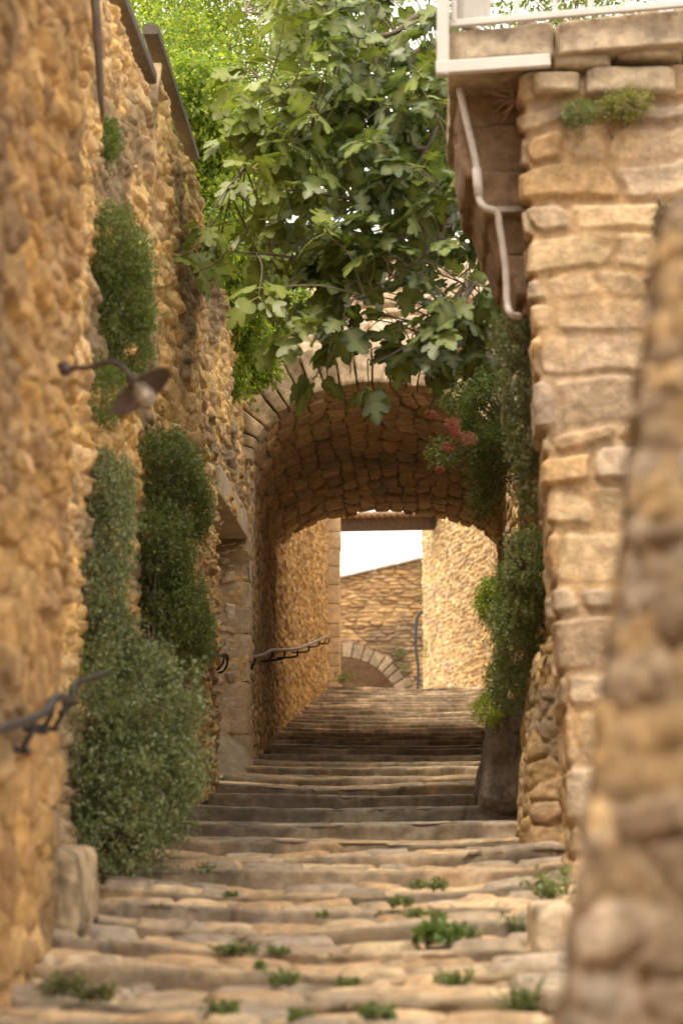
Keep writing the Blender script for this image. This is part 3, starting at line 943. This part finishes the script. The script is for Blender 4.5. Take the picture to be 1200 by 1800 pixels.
# ------------------------------------------------------------------ roof boards and post at the upper left
o = bar("roof_board", at(200, -22, 13.45), at(262, 137, 14.75), .08, .10, M_GREYBOARD, None)
tag(o, 'short dark board capping the left wall nearest the near wall', 'board', 'boards capping the left wall')
o = bar("roof_board", at(264, 50, 14.75), at(338, 275, 17.6), .065, .10, M_GREYBOARD, None)
tag(o, 'longer dark board capping the left wall beside the pale creeper', 'board', 'boards capping the left wall')
V, F = tube([at(163, -80, 11.3), at(171, 60, 11.3), at(177, 165, 11.3), at(180, 216, 11.3)], [.024, .022, .016, .006], 8)
o = mesh_obj("wooden_post", V, tri_fix(F), M_WOOD); tag(o, 'thin dark upright pole tapering down behind the near left wall', 'pole')

# ------------------------------------------------------------------ wall lamp
lp = empty("wall_lamp", at(118, 648, 8.75)); tag(lp, 'rusty gooseneck lamp with a conical shade and glass jar on the left wall', 'lamp')
LY = 8.75
arm = smooth_path([at(122, 646, LY), at(150, 646, LY - .03), at(170, 642, LY - .05), at(190, 636, LY - .07), at(206, 638, LY - .08), at(222, 652, LY - .09), at(234, 672, LY - .1)], 6)
tube_obj("arm", arm, .009, M_LAMP, lp)
ax = at(278, 722, LY - .125) - at(233, 664, LY - .1); axu = ax / np.linalg.norm(ax)
def lathe(name, o, axis, prof, mat, parent, sides=40, solid=True):
    axis = axis / np.linalg.norm(axis); u = np.cross(axis, (0, 1, .1)); u /= np.linalg.norm(u); w = np.cross(axis, u)
    a = np.linspace(0, 2 * math.pi, sides, endpoint=False)
    V = []
    for (z, r) in prof:
        V.append(o + axis * z + r * (np.cos(a)[:, None] * u + np.sin(a)[:, None] * w))
    V = np.concatenate(V); F = []
    for i in range(len(prof) - 1):
        for j in range(sides):
            j2 = (j + 1) % sides; F.append((i * sides + j, i * sides + j2, (i + 1) * sides + j2, (i + 1) * sides + j))
    return mesh_obj(name, V, F, mat, parent)
lathe("wall_plate", at(116, 648, LY), np.array((1.0, 0, 0)), [(-.03, .0), (-.03, .022), (.004, .03), (.01, .022), (.022, .012), (.03, .008)], M_LAMP, lp)
oc = at(233, 668, LY - .1)
# the shade opens down and to the right, towards the steps
lathe("shade", oc, axu, [(-.012, .010), (-.008, .022), (.012, .028), (.020, .036), (.032, .066), (.054, .128), (.057, .130), (.052, .125), (.030, .062), (.025, .03)], M_LAMP, lp)
lathe("glass_jar", oc, axu, [(.02, .026), (.05, .034), (.085, .036), (.105, .031), (.118, .018), (.122, .001)], M_GLASS, lp)
lathe("bulb", oc, axu, [(.02, .010), (.045, .012), (.06, .018), (.078, .017), (.088, .001)], plain_mat("bulb_glass", (.8, .78, .72), .2), lp)

# ------------------------------------------------------------------ handrails
def handrail(label, pts, wallx, rad, brk, mat=M_RAIL):
    h = empty("handrail", pts[0]); tag(h, label, 'handrail', 'iron handrails on the left walls')
    P = smooth_path(pts, 5)
    tube_obj("bar", P, rad, mat, h, 8)
    for t in brk:
        k = t * (len(P) - 1); i = int(min(k, len(P) - 2)); p = P[i] + (P[i + 1] - P[i]) * (k - i)
        wx = wallx(p[1])
        a = [p, p + np.array((-.005, 0, -.05)), p + np.array((-.03, 0, -.095)), np.array((wx + .03, p[1], p[2] - .11)), np.array((wx - .06, p[1], p[2] - .095))]
        tube_obj("bracket", smooth_path(a, 5), rad * .62, M_IRON, h, 8)
    return h
handrail('iron rail on the near left wall, out of focus with a kink', [at(-60, 1300, 7.35), at(0, 1282, 7.6), at(72, 1257, 8.1), at(92, 1232, 8.3), at(104, 1226, 8.4), at(126, 1230, 8.7)],
         lambda y: -1.40, .016, (.35, .62, .9), M_IRON)
handrail('short iron rail vanishing into the big shrub', [at(127, 1236, 9.5), at(130, 1205, 9.6), at(150, 1196, 9.9), at(190, 1182, 10.6)], lambda y: -1.6, .014, (.3,), M_IRON)
handrail('short iron rail end beside the recessed doorway', [at(345, 1150, 17.4), at(385, 1152, 18.9), at(398, 1153, 19.2), at(400, 1160, 19.2)], lambda y: -1.82, .016, (.5, .93), M_IRON)
handrail('long worn iron rail with many hooks running into the vault',
         [at(432, 1172, 22.2), at(436, 1160, 22.25), at(446, 1155, 22.6), at(462, 1152, 23.4), at(476, 1144, 24.4), at(500, 1143, 26.5), at(525, 1140, 29), at(550, 1130, 33), at(572, 1120, 38.5), at(579, 1121, 40)],
         lambda y: float(np.interp(y, [22, 29, 42], [-1.80, -1.99, -2.02])), .020, (.03, .24, .46, .56, .66, .75, .83, .90, .99))

# ------------------------------------------------------------------ vegetation
def leaves_arrays(C, size, dirs, cols, seed=0, wid=.5, fold=.25, tmpl=None, upb=.6, jit=1.0):
    """one leaf per centre. dirs = growth directions"""
    r = np.random.default_rng(seed); n = len(C)
    d = dirs / (np.linalg.norm(dirs, axis=1, keepdims=True) + 1e-9)
    q = r.normal(size=(n, 3)) * jit; q[:, 2] = np.abs(q[:, 2]) + upb
    s = np.cross(d, q); s /= np.linalg.norm(s, axis=1, keepdims=True) + 1e-9
    nn = np.cross(s, d)
    T = tmpl if tmpl is not None else (np.array([(0, 0, 0), (.45, wid / 2, fold * wid / 2), (1, 0, -.12), (.45, -wid / 2, fold * wid / 2)]), np.array([(0, 1, 2, 3)]))
    tv, tf = T
    k = len(tv)
    sz = np.broadcast_to(np.asarray(size, float), (n,))
    V = C[:, None] + sz[:, None, None] * (tv[None, :, 0:1] * d[:, None] + tv[None, :, 1:2] * s[:, None] + tv[None, :, 2:3] * nn[:, None])
    F = (tf[None] + (np.arange(n) * k)[:, None, None]).reshape(-1, tf.shape[1])
    Cc = np.repeat(cols[:, None], k, 1)
    return V.reshape(-1, 3), F, Cc.reshape(-1, 3)

def leaf_cols(n, pal, seed, var=.25):
    r = np.random.default_rng(seed); pal = np.array(pal)
    c = pal[r.integers(0, len(pal), n)]
    return c * (1 + var * (r.random((n, 1)) * 2 - 1))

def blob_foliage(name, blobs, n, size, pal, seed, mat, parent, sprig=7, up=.6, wid=.5, shell=.55, sag=0.0, lump=.35):
    """blobs: (centre, radii). leaves sit on sprigs spread through lumpy volumes"""
    r = np.random.default_rng(seed)
    vol = np.array([b[1][0] * b[1][1] * b[1][2] for b in blobs]) ** .75; vol /= vol.sum()
    ns = n // sprig
    which = r.choice(len(blobs), ns, p=vol)
    cen = np.array([b[0] for b in blobs])[which]; rad = np.array([b[1] for b in blobs])[which]
    q = r.normal(size=(ns, 3)); q /= np.linalg.norm(q, axis=1, keepdims=True)
    rr = (shell + (1 - shell) * r.random(ns)) ** .7
    P0 = cen + q * rad
    lum = fbm(P0[:, 0] / lump, P0[:, 1] / lump, P0[:, 2] / lump, seed, 3)
    rr = rr * (.30 + 1.42 * lum)
    P = cen + q * rad * rr[:, None]
    P = P + (r.random((ns, 1)) < .10) * q * rad * .22      # straggling shoots
    # keep only clumps where the cover is thick enough, so gaps open
    keep = lum + .22 * r.random(ns) > .46
    P, q = P[keep], q[keep]; ns = len(P)
    ax = q + np.array((0, 0, up)) + .5 * r.normal(size=(ns, 3)); ax /= np.linalg.norm(ax, axis=1, keepdims=True)
    t = r.random((ns, sprig))
    L = size * 2.6
    C = P[:, None] + ax[:, None] * (t * L)[..., None] + r.normal(size=(ns, sprig, 3)) * size * .45
    D = ax[:, None] * .6 + r.normal(size=(ns, sprig, 3)) * .7 + np.array((0, 0, -sag))
    C = C.reshape(-1, 3); D = D.reshape(-1, 3)
    cs = leaf_cols(len(C), pal, seed + 1)
    big = 1 + .5 * (fbm(C[:, 0] * 2.5, C[:, 1] * 2.5, C[:, 2] * 2.5, seed + 4, 2) - .5)
    V, F, Cc = leaves_arrays(C, size * (.7 + .6 * r.random(len(C))), D, cs * big[:, None], seed + 2, wid)
    o = mesh_obj(name, V, F, mat, parent, Cc, smooth=False)
    return o

def stems(name, base, tips, rad, mat, parent, seed=0):
    r = np.random.default_rng(seed); A = Acc()
    few = len(tips) <= 8
    for t in tips:
        b = np.array(base) + r.normal(size=3) * .02; t = np.array(t); m = (b + t) / 2 + r.normal(size=3) * .06
        V, F = tube(smooth_path([b, m, t], 4), np.linspace(rad, rad * .3, 9), 5, False)
        if few:
            mesh_obj('stem', V, F, mat, parent); continue
        A.add(V, F, (.2, .15, .1))
    if not few: A.build(name, mat, parent)

G_DARK = [(.135, .17, .06), (.17, .205, .07), (.105, .14, .05), (.20, .225, .09), (.15, .17, .07)]
G_GREY = [(.24, .28, .15), (.28, .31, .18), (.19, .235, .11), (.32, .34, .19), (.16, .20, .09)]
G_MID = [(.16, .23, .05), (.19, .26, .06), (.13, .19, .05), (.21, .27, .07)]
G_LIME = [(.38, .44, .06), (.30, .38, .055), (.44, .48, .07), (.22, .31, .05), (.14, .22, .04)]

def shrub(name, label, cat, blobs_px, n, size, pal, seed, base_px=None, group=None, mat=M_LEAF, **kw):
    """blobs_px: (u, v, Y, rx, ry, rz) radii in metres"""
    blobs = [(at(u, v, Y), (rx, ry, rz)) for (u, v, Y, rx, ry, rz) in blobs_px]
    b0 = blobs[-1][0] if base_px is None else at(*base_px)
    e = empty(name, b0); tag(e, label, cat, group)
    blob_foliage("foliage", blobs, n, size, pal, seed, mat, e, **kw)
    tips = [np.array(b[0]) + np.array((random.uniform(-.5, .5) * b[1][0], random.uniform(-.5, .5) * b[1][1], random.uniform(-.3, .8) * b[1][2])) for b in blobs for _ in range(4)]
    stems("stems", b0, tips, .012, M_BARK, e, seed)
    return e

shrub("shrub", 'big rounded grey green shrub at the foot of the left wall', 'shrub',
      [(175, 1130, 12.4, .17, .25, .17), (240, 1190, 12.6, .19, .3, .14), (240, 1260, 12.4, .29, .35, .25), (245, 1370, 12.3, .30, .35, .28), (200, 1450, 12.1, .26, .3, .24), (285, 1400, 12.6, .17, .3, .24), (160, 1300, 12.1, .18, .3, .5)],
      46000, .026, G_GREY + G_GREY + G_DARK[:1], 301, (215, 1530, 12.3), up=.7, lump=.17)
shrub("wall_plant", 'dark clinging shrub in the middle of the left wall above the doorway rail', 'plant',
      [(288, 825, 14.6, .20, .4, .17), (308, 890, 15.0, .19, .4, .22), (278, 975, 14.4, .17, .4, .24), (290, 1065, 14.5, .19, .4, .26), (312, 1125, 14.9, .17, .4, .2)],
      52000, .026, G_DARK + G_MID[:1], 302, (270, 1180, 14.2), lump=.17, mat=M_LEAF)
shrub("wall_plant", 'tall dark shrub high on the left wall above the lamp', 'plant',
      [(200, 440, 12.6, .16, .3, .20), (215, 520, 12.8, .18, .3, .26), (208, 600, 12.8, .17, .3, .24), (180, 690, 12.3, .09, .2, .16)],
      36000, .020, G_DARK + G_MID[:2], 303, (180, 660, 13.0), lump=.12)
shrub("wall_plant", 'soft grey green trailing plant hanging beside the near wall below the lamp', 'plant',
      [(188, 855, 12.4, .11, .2, .15), (185, 940, 12.4, .115, .2, .2), (180, 1040, 12.3, .12, .2, .2)],
      24000, .018, G_GREY, 304, (170, 830, 12.9), sag=.6, up=.0, lump=.12)
shrub("wall_plant", 'small round tuft high up behind the dark pole', 'plant', [(180, 255, 12.9, .07, .12, .12)], 4200, .018, G_MID + G_DARK[:1], 305, (172, 290, 12.9), lump=.1)

# creeper spilling over the left wall
crp = shrub("creeper", 'bright yellow green creeper tumbling over the left wall behind the fig branches', 'creeper',
      [(270, 20, 24, .6, 1.4, .7), (330, 120, 22.5, .40, 1.2, .5), (360, 220, 22.5, .36, 1.0, .6), (390, 330, 22.4, .35, .9, .6), (400, 450, 22.2, .26, .7, .5),
       (430, 550, 21.8, .25, .4, .4), (430, 620, 21.5, .20, .3, .28), (470, 60, 25, 1.0, 1.4, .9), (480, 220, 24.5, .7, 1.2, .7), (400, -60, 26, 1.6, 1.6, .9),
       (500, 380, 23.5, .4, .8, .6), (400, 640, 21.4, .12, .2, .22)],
      72000, .052, G_LIME + G_MID, 306, (400, 420, 23.0), mat=M_CREEPER, lump=.3, sag=.4, up=.2, wid=.6)
blob_foliage("trailing_shoots", [(at(u, v, Y), (a, b, c)) for (u, v, Y, a, b, c) in
    [(350, 190, 18.6, .20, .5, .3), (365, 270, 18.8, .17, .5, .32), (385, 350, 19.2, .2, .5, .35), (400, 440, 19.8, .2, .5, .36), (412, 530, 20.2, .18, .4, .3), (425, 600, 20.6, .17, .3, .25),
     (405, 650, 20.4, .09, .2, .14), (460, 560, 21.2, .24, .2, .26), (445, 640, 21.0, .15, .2, .15), (490, 520, 21.4, .2, .2, .2), (380, 400, 18.8, .14, .5, .3)]],
    56000, .048, G_LIME + G_MID, 316, M_CREEPER, crp, sag=.7, up=0, lump=.2, wid=.6)
# second tree mass seen above the terrace
shrub("garden_tree", 'green tree top showing between the bars of the white railing', 'tree',
      [(900, -30, 24, .9, 1.2, .6), (1040, -60, 24, 1.0, 1.2, .6)], 9000, .06, G_MID, 307, (1000, 60, 24), lump=.3)

# right-hand plants
shrub("wall_plant", 'grey green plant trailing down the corner beside the right pier below the downpipe', 'plant',
      [(905, 600, 12.6, .10, .2, .12), (915, 680, 12.6, .09, .2, .16), (925, 770, 12.7, .09, .2, .18), (935, 850, 12.8, .06, .2, .16)],
      13000, .018, [(.17, .17, .07), (.12, .15, .07), (.20, .18, .08), (.10, .13, .06)], 308, (935, 600, 12.7), sag=.7, up=0, lump=.1)
shrub("wall_plant", 'dense dark green plant hanging on the right wall above the dark rock', 'plant',
      [(925, 990, 14.6, .13, .3, .2), (915, 1070, 14.8, .15, .3, .22), (905, 1140, 15.2, .12, .3, .2), (895, 1210, 15.6, .09, .3, .12)],
      24000, .02, G_DARK + G_GREY[:1], 309, (930, 1000, 14.6), lump=.12, up=.2)
shrub("wall_plant", 'small bright green tuft sticking out from the right wall at mid height', 'plant', [(862, 1058, 15.4, .055, .12, .12)], 3500, .022, G_LIME[1:4], 310, (875, 1060, 15.4), lump=.1)
shrub("wall_plant", 'yellow green ferny tuft on the right wall just above the dark rock', 'plant', [(856, 1248, 16.3, .075, .12, .09), (868, 1198, 16.5, .045, .12, .12)], 4500, .018, G_LIME[:3], 311, (880, 1240, 16.5), lump=.1)

shrub("wall_plant", 'tiny tuft on the pale far right wall near the top of the black pipe', 'plant', [(757, 1090, 46.2, .05, .1, .14)], 700, .035, G_MID, 330, (760, 1085, 46.2), lump=.1)
shrub("wall_plant", 'tiny tuft low on the pale far right wall right of the black pipe', 'plant', [(756, 1142, 46.2, .05, .1, .12)], 600, .035, G_MID, 331, (760, 1142, 46.2), lump=.1)
shrub("wall_plant", 'wispy growth up the corner where the farthest wall meets the pale one', 'plant', [(743, 1040, 46.6, .03, .1, .3), (744, 1000, 46.6, .03, .1, .15)], 900, .035, G_DARK, 332, (747, 1040, 46.6), lump=.1)
shrub("wall_plant", 'little tuft on the farthest wall just above its arch ring', 'plant', [(703, 1150, 59.8, .09, .1, .06)], 260, .045, G_DARK, 333, (703, 1152, 59.9), lump=.1)
shrub("wall_plant", 'lower little tuft sitting on the arch ring of the farthest wall', 'plant', [(710, 1176, 59.7, .09, .1, .05)], 240, .045, G_DARK, 334, (710, 1178, 59.8), lump=.1)

# flowering valerian
fl_ = shrub("flowering_plant", 'leafy plant with pink flower heads beside the right foot of the vault', 'plant',
      [(810, 680, 19.0, .18, .25, .24), (860, 720, 18.6, .20, .3, .30), (870, 800, 18.4, .15, .3, .26), (850, 620, 18.8, .22, .3, .2), (850, 880, 18.6, .07, .2, .13), (790, 800, 18.9, .10, .15, .08)],
      20000, .034, G_DARK + G_MID[:2], 312, (890, 740, 18.6), lump=.14, wid=.42)
r = np.random.default_rng(77)
for i, (u, v, rd) in enumerate([(795, 745, .055), (823, 771, .06), (787, 785, .045), (740, 590, .035), (812, 622, .05), (756, 728, .035), (800, 762, .04), (765, 578, .03), (773, 825, .025), (880, 640, .03)]):
    n = 340; rd = rd * 1.1; q = r.normal(size=(n, 3)); q /= np.linalg.norm(q, axis=1, keepdims=True)
    Cn = at(u, v, 17.5) + q * rd * (.4 + .6 * r.random((n, 1))) * np.array((1, 1, .75))
    V, F, Cc = leaves_arrays(Cn, .014, q + r.normal(size=(n, 3)) * .4, leaf_cols(n, [(.72, .33, .35), (.76, .42, .44), (.60, .22, .25)], i), i, .8)
    mesh_obj("flower_head", V, F, M_PETAL, fl_, Cc, smooth=False)

# plants on the pier
shrub("wall_plant", 'yellowish green tuft growing from the top joint of the right pier', 'plant', [(1100, 185, 11.85, .10, .08, .055), (1065, 195, 11.85, .05, .06, .04)], 3200, .016, [(.26, .26, .09), (.20, .22, .09), (.30, .27, .08)], 320, (1095, 200, 11.95), lump=.05)
shrub("wall_plant", 'smaller pale green tuft left of the yellowish one on the pier', 'plant', [(1018, 202, 11.85, .06, .06, .05)], 1500, .015, [(.22, .26, .11), (.17, .21, .09)], 321, (1018, 212, 11.95), lump=.05)
shrub("wall_plant", 'thin green weed hanging on the far right of the pier face', 'plant', [(1165, 400, 11.75, .025, .05, .10)], 900, .015, G_MID, 322, (1165, 380, 11.9), lump=.05)
A = Acc(); r = np.random.default_rng(3)
for i in range(26):
    b = at(905, 175, 12.2); d = r.normal(size=3); d[0] -= .9; d /= np.linalg.norm(d); L = r.uniform(.06, .17)
    V, F = tube(np.array([b, b + d * L * .5 + r.normal(size=3) * .01, b + d * L]), [.004, .003, .0015], 4, False); A.add(V, F, (.30, .2, .15))
o = A.build("dry_twigs", plain_mat("dry_twig", (.34, .22, .17), .9)); tag(o, 'dry brown tangle of twigs caught under the terrace slab', 'twigs')

# weeds on the steps
G_WEED = [(.14, .19, .05), (.12, .17, .05), (.18, .21, .07), (.10, .145, .04)]
def weed(px, wpx, hpx, label, seed, pal=G_WEED, size=.022, wide=.55):
    p = on_steps(*px); Y = p[1]; rx = wpx / 2 / FPX * Y; rz = hpx / FPX * Y
    e = empty("weed", p); tag(e, label, 'weed', 'weeds in the joints of the steps')
    r = np.random.default_rng(seed); nst = max(10, int(26 * wpx / 40))
    C, D = [], []
    A = Acc()
    for i in range(nst):
        b = p + np.array((r.uniform(-1, 1) * rx * .85, r.uniform(-.02, .10), -.005)); d = np.array((r.normal() * .6, r.normal() * .4 - .1, .9)); d /= np.linalg.norm(d)
        L = rz * r.uniform(.5, 1.1); tip = b + d * L
        V, F = tube(np.array([b, (b + tip) / 2, tip]), [.0015, .0012, .0008], 4, False); A.add(V, F, (.1, .14, .04))
        for k in range(7):
            C.append(b + d * L * (.25 + .75 * k / 6)); D.append(r.normal(size=3) + d * .4)
    C = np.array(C); D = np.array(D)
    V, F, Cc = leaves_arrays(C, size * (.7 + .6 * r.random(len(C))), D, leaf_cols(len(C), pal, seed), seed, wide)
    mesh_obj("leaves", V, F, M_LEAF, e, Cc, smooth=False)
    A.build("stems", M_BARK, e)
    return e
weed((355, 1534), 36, 14, 'little weed on the steps just right of the big shrub', 1)
weed((750, 1562), 74, 18, 'wide low weed, highest of those right of the middle of the steps', 2)
weed((705, 1590), 46, 12, 'thin weed patch one step below the wide low weed', 3)
weed((742, 1612), 66, 13, 'flat long weed on the step above the big leafy one', 4)
weed((770, 1652), 62, 26, 'big leafy green weed right of the middle of the lower steps', 5, [(.13, .19, .05), (.10, .155, .045)], .045, .75)
weed((826, 1650), 26, 28, 'small upright weed touching the big leafy one on its right', 6)
weed((912, 1642), 40, 40, 'upright weed left of the pale square stone', 7)
weed((416, 1676), 76, 18, 'broad weed left of the middle of the lower steps', 8)
weed((488, 1678), 40, 14, 'small weed close right of the broad one left of the middle', 9)
weed((495, 1732), 52, 26, 'round weed left of centre near the bottom steps', 10)
weed((665, 1790), 60, 26, 'weed in the middle at the very bottom of the photo', 11)
weed((388, 1785), 54, 26, 'weed at the bottom, left of the middle', 12)
weed((525, 1793), 34, 16, 'tiny weed at the bottom between two larger ones', 13)
weed((795, 1732), 56, 28, 'two-tufted weed on the second step from the bottom right', 14)
weed((105, 1750), 70, 42, 'tall straggly weed at the lower left corner of the steps', 15, [(.16, .17, .06), (.12, .14, .05)])
weed((165, 1758), 70, 32, 'straggly olive weed just right of the lower left corner one', 16, [(.16, .17, .06), (.12, .14, .05)])
weed((925, 1780), 56, 62, 'tallest weed at the bottom right beside the rounded stone', 17)
weed((978, 1585), 52, 62, 'bushy weed at the right end of the steps under the pier', 18, G_MID + G_DARK[:1], .03)
weed((982, 1500), 36, 44, 'light green weed on the right above the bushy one', 19, G_MID + G_LIME[2:3], .025)
weed((615, 1732), 34, 10, 'faint small weed in the middle of the lower steps', 20)
weed((40, 1668), 22, 24, 'weed tucked under the near left wall', 21)
weed((568, 1612), 22, 9, 'tiny sprout in a joint near the centre of the steps', 22)
weed((455, 1700), 20, 8, 'tiny sprout left of the round weed', 23)
weed((690, 1516), 40, 8, 'faint sprout on the pale step below the dark ones', 24)
weed((402, 1576), 26, 9, 'small sprout two steps below the weed by the shrub', 25)
weed((595, 1202), 30, 26, 'green weed at the foot of the gate post', 26, G_MID + G_LIME[:1], .05)

# ------------------------------------------------------------------ fig tree
def fig_template():
    lob = [(0, 0), (.03, .12), (.0, .27), (.10, .40), (.24, .44), (.33, .38), (.37, .27), (.44, .26), (.56, .37), (.70, .42), (.79, .37), (.77, .27), (.70, .18),
           (.78, .18), (.90, .19), (1.0, .11), (1.06, 0)]
    up_ = lob; lo_ = [(a, -b) for a, b in lob[-2:0:-1]]
    pts = up_ + lo_
    spine = [(.10, 0), (.36, 0), (.56, 0), (.8, 0)]
    V = [(x, y, -.30 * x * x + .34 * abs(y) - .75 * y * y) for x, y in pts + spine]
    n = len(pts); s0 = n
    F = []
    def near_spine(i):
        x = pts[i][0]; return s0 + int(np.argmin([abs(x - q[0]) for q in spine]))
    for i in range(n):
        j = (i + 1) % n
        a, b = near_spine(i), near_spine(j)
        if a == b: F.append((i, j, a, a))
        else: F.append((i, j, b, a))
    return np.array(V, float), F
FT_V, FT_F = fig_template()
FT_SP = np.array([0.0] * (len(FT_V) - 4) + [1.0] * 4); FT_SP[0] = 1
FT_tri = []
for f_ in FT_F:
    q = list(dict.fromkeys(f_))
    if len(q) == 3: FT_tri.append(q)
    else: FT_tri.append([q[0], q[1], q[2]]); FT_tri.append([q[0], q[2], q[3]])
FT_tri = np.array(FT_tri)

def in_poly(x, y, poly):
    c = False; n = len(poly); j = n - 1
    for i in range(n):
        xi, yi = poly[i]; xj, yj = poly[j]
        if (yi > y) != (yj > y) and x < (xj - xi) * (y - yi) / (yj - yi) + xi: c = not c
        j = i
    return c
fig = empty("fig_tree", (1.5, 17.2, 3.7)); tag(fig, 'fig tree whose leafy branches hang over the steps in front of the arch', 'tree')
trunk_pts = [(1.5, 17.2, 3.6), (1.45, 17.1, 4.2), (1.25, 16.9, 4.8), (.95, 16.6, 5.4), (.6, 16.4, 5.8)]
tube_obj("trunk", smooth_path(trunk_pts, 5), np.linspace(.11, .05, 21), M_BARK, fig, 12)
limbs = [
    [(.95, 16.6, 5.4), at(850, 60, 16.3), at(745, 25, 16.2), at(690, 58, 16.1), at(620, 62, 16.0), at(520, 30, 16), at(430, 20, 16.2)],
    [(1.25, 16.9, 4.8), at(840, 140, 16.6), at(790, 170, 16.4), at(750, 260, 16.2), at(715, 315, 16.1), at(640, 330, 16)],
    [(1.25, 16.9, 4.8), at(880, 260, 17.0), at(800, 330, 16.8), at(700, 420, 16.4), at(600, 470, 16.0), at(500, 450, 15.8), at(400, 440, 15.7)],
    [(1.0, 17.0, 4.4), at(880, 430, 17.3), at(820, 500, 17.0), at(760, 560, 16.7), at(700, 565, 16.4)],
    [at(600, 470, 16.0), at(588, 540, 15.7), at(592, 600, 15.5)],
    [(.95, 16.6, 5.4), at(760, 80, 17.2), at(660, 180, 17.0), at(560, 220, 16.8), at(480, 240, 16.6), at(400, 330, 16.4)],
    [(1.1, 17.1, 4.6), at(850, 480, 17.6), at(790, 600, 17.3), at(770, 680, 17.2), at(750, 730, 17.2)],
    [at(880, 430, 17.3), at(830, 500, 16.2), at(780, 560, 15.6), at(710, 610, 15.4), at(655, 640, 15.4)],
    [at(840, 140, 16.6), at(810, 300, 15.7), at(770, 420, 15.4), at(700, 480, 15.2), at(640, 520, 15.2)],
    [at(700, 420, 16.4), at(640, 360, 16.4), at(560, 340, 16.2), at(470, 330, 16.2)],
    [at(750, 260, 16.2), at(660, 260, 16.0), at(560, 235, 15.8), at(440, 120, 15.9)],
]
LP = []
A = Acc()
for i, l in enumerate(limbs):
    P = smooth_path(l, 8); LP.append(P)
    V, F = tube(P, np.linspace(.032 if i in (0, 1, 2, 3, 5, 6) else .016, .006, len(P)), 7, False); A.add(V, F, (.2, .16, .12))
A.build("branches", M_BARK, fig)
POLY = [(440, -60), (425, 60), (400, 170), (430, 270), (385, 330), (345, 400), (340, 480), (420, 505), (470, 545), (500, 590), (560, 555), (590, 610), (640, 600), (700, 590), (735, 640), (765, 660),
        (830, 600), (885, 570), (885, 500), (862, 380), (830, 290), (800, 150), (780, -60)]
allP = np.concatenate(LP)
r = random.Random(21); rn = np.random.default_rng(21)
tips = []
while len(tips) < 335:
    u, v = r.uniform(330, 900), r.uniform(-60, 750)
    if not in_poly(u, v, POLY): continue
    # sky gaps near the top right
    if 620 < u < 765 and v < 115 and r.random() < .6: continue
    if u < 560 and v > 330 and r.random() < .25: continue
    if 480 < u < 720 and v > 480 and r.random() < .6: continue
    if u < 470 and r.random() < .7: continue
    if v < 120 and u < 560 and r.random() < .3: continue
    tips.append(at(u, v, r.uniform(15.0, 17.6)))
for (u, v) in ((505, 590), (556, 660), (600, 610), (648, 680), (856, 615), (575, 580), (820, 560), (700, 600), (350, 475), (365, 400), (410, 250)):
    tips.append(at(u, v, r.uniform(15.2, 16.2)))
A = Acc(); C, D, SZ = [], [], []
for tp in tips:
    d2 = ((allP - tp) ** 2).sum(1); b = allP[int(np.argmin(d2))]
    if math.sqrt(d2.min()) > .05:
        m = (b + tp) / 2 + rn.normal(size=3) * .03 + np.array((0, 0, .03))
        V, F = tube(smooth_path([b, m, tp], 3), np.linspace(.007, .004, 7), 5, False); A.add(V, F, (.18, .15, .10))
    out = tp - b; out /= np.linalg.norm(out) + 1e-6
    for k in range(r.randint(4, 7)):
        a = rn.normal(size=3); a[2] = a[2] * .4; a = a / np.linalg.norm(a) + out * .5 + np.array((-.15, -.35, -.25 + .3 * rn.normal()))
        a /= np.linalg.norm(a)
        pl = r.uniform(.04, .09)
        pe = tp + a * pl
        V, F = tube(np.array([tp, pe]), [.0035, .003], 4, False); A.add(V, F, (.35, .38, .10))
        C.append(pe); dd = a + np.array((0, 0, -.45 * r.random())); D.append(dd); SZ.append(r.uniform(.12, .225))
m_twig, N_, L_ = new_mat("twig")
_o = N_.new('ShaderNodeOutputMaterial'); _b = N_.new('ShaderNodeBsdfPrincipled'); _a = N_.new('ShaderNodeAttribute'); _a.attribute_name = 'Col'
L_.new(_a.outputs['Color'], _b.inputs['Base Color']); _b.inputs['Roughness'].default_value = .8; L_.new(_b.outputs[0], _o.inputs[0])
A.build("twigs", m_twig, fig)
C, D, SZ = np.array(C), np.array(D), np.array(SZ)
cl = leaf_cols(len(C), [(.066, .102, .028), (.048, .078, .028), (.095, .135, .030), (.06, .092, .04)], 5, .2)
# leaves turn yellower towards the left, plus some at random
uu = C[:, 0] / C[:, 1] * FPX + 778
yg = sstep(640, 430, uu) * .6 + .35 * (rn.random(len(C)) > .82)
yg = np.clip(yg, 0, .8)[:, None]
cl = cl * (1 - yg) + np.array((.30, .36, .06)) * yg
V, F, Cc = leaves_arrays(C, SZ, D, cl, 9, tmpl=(FT_V, FT_tri), upb=1.1, jit=.75)
ks = np.tile(FT_SP, len(C))[:, None]          # pale midrib and veins
Cc = Cc * (1 - .45 * ks) + np.array((.36, .38, .14)) * .45 * ks
mesh_obj("leaves", V, F, M_FIG, fig, Cc, smooth=True)
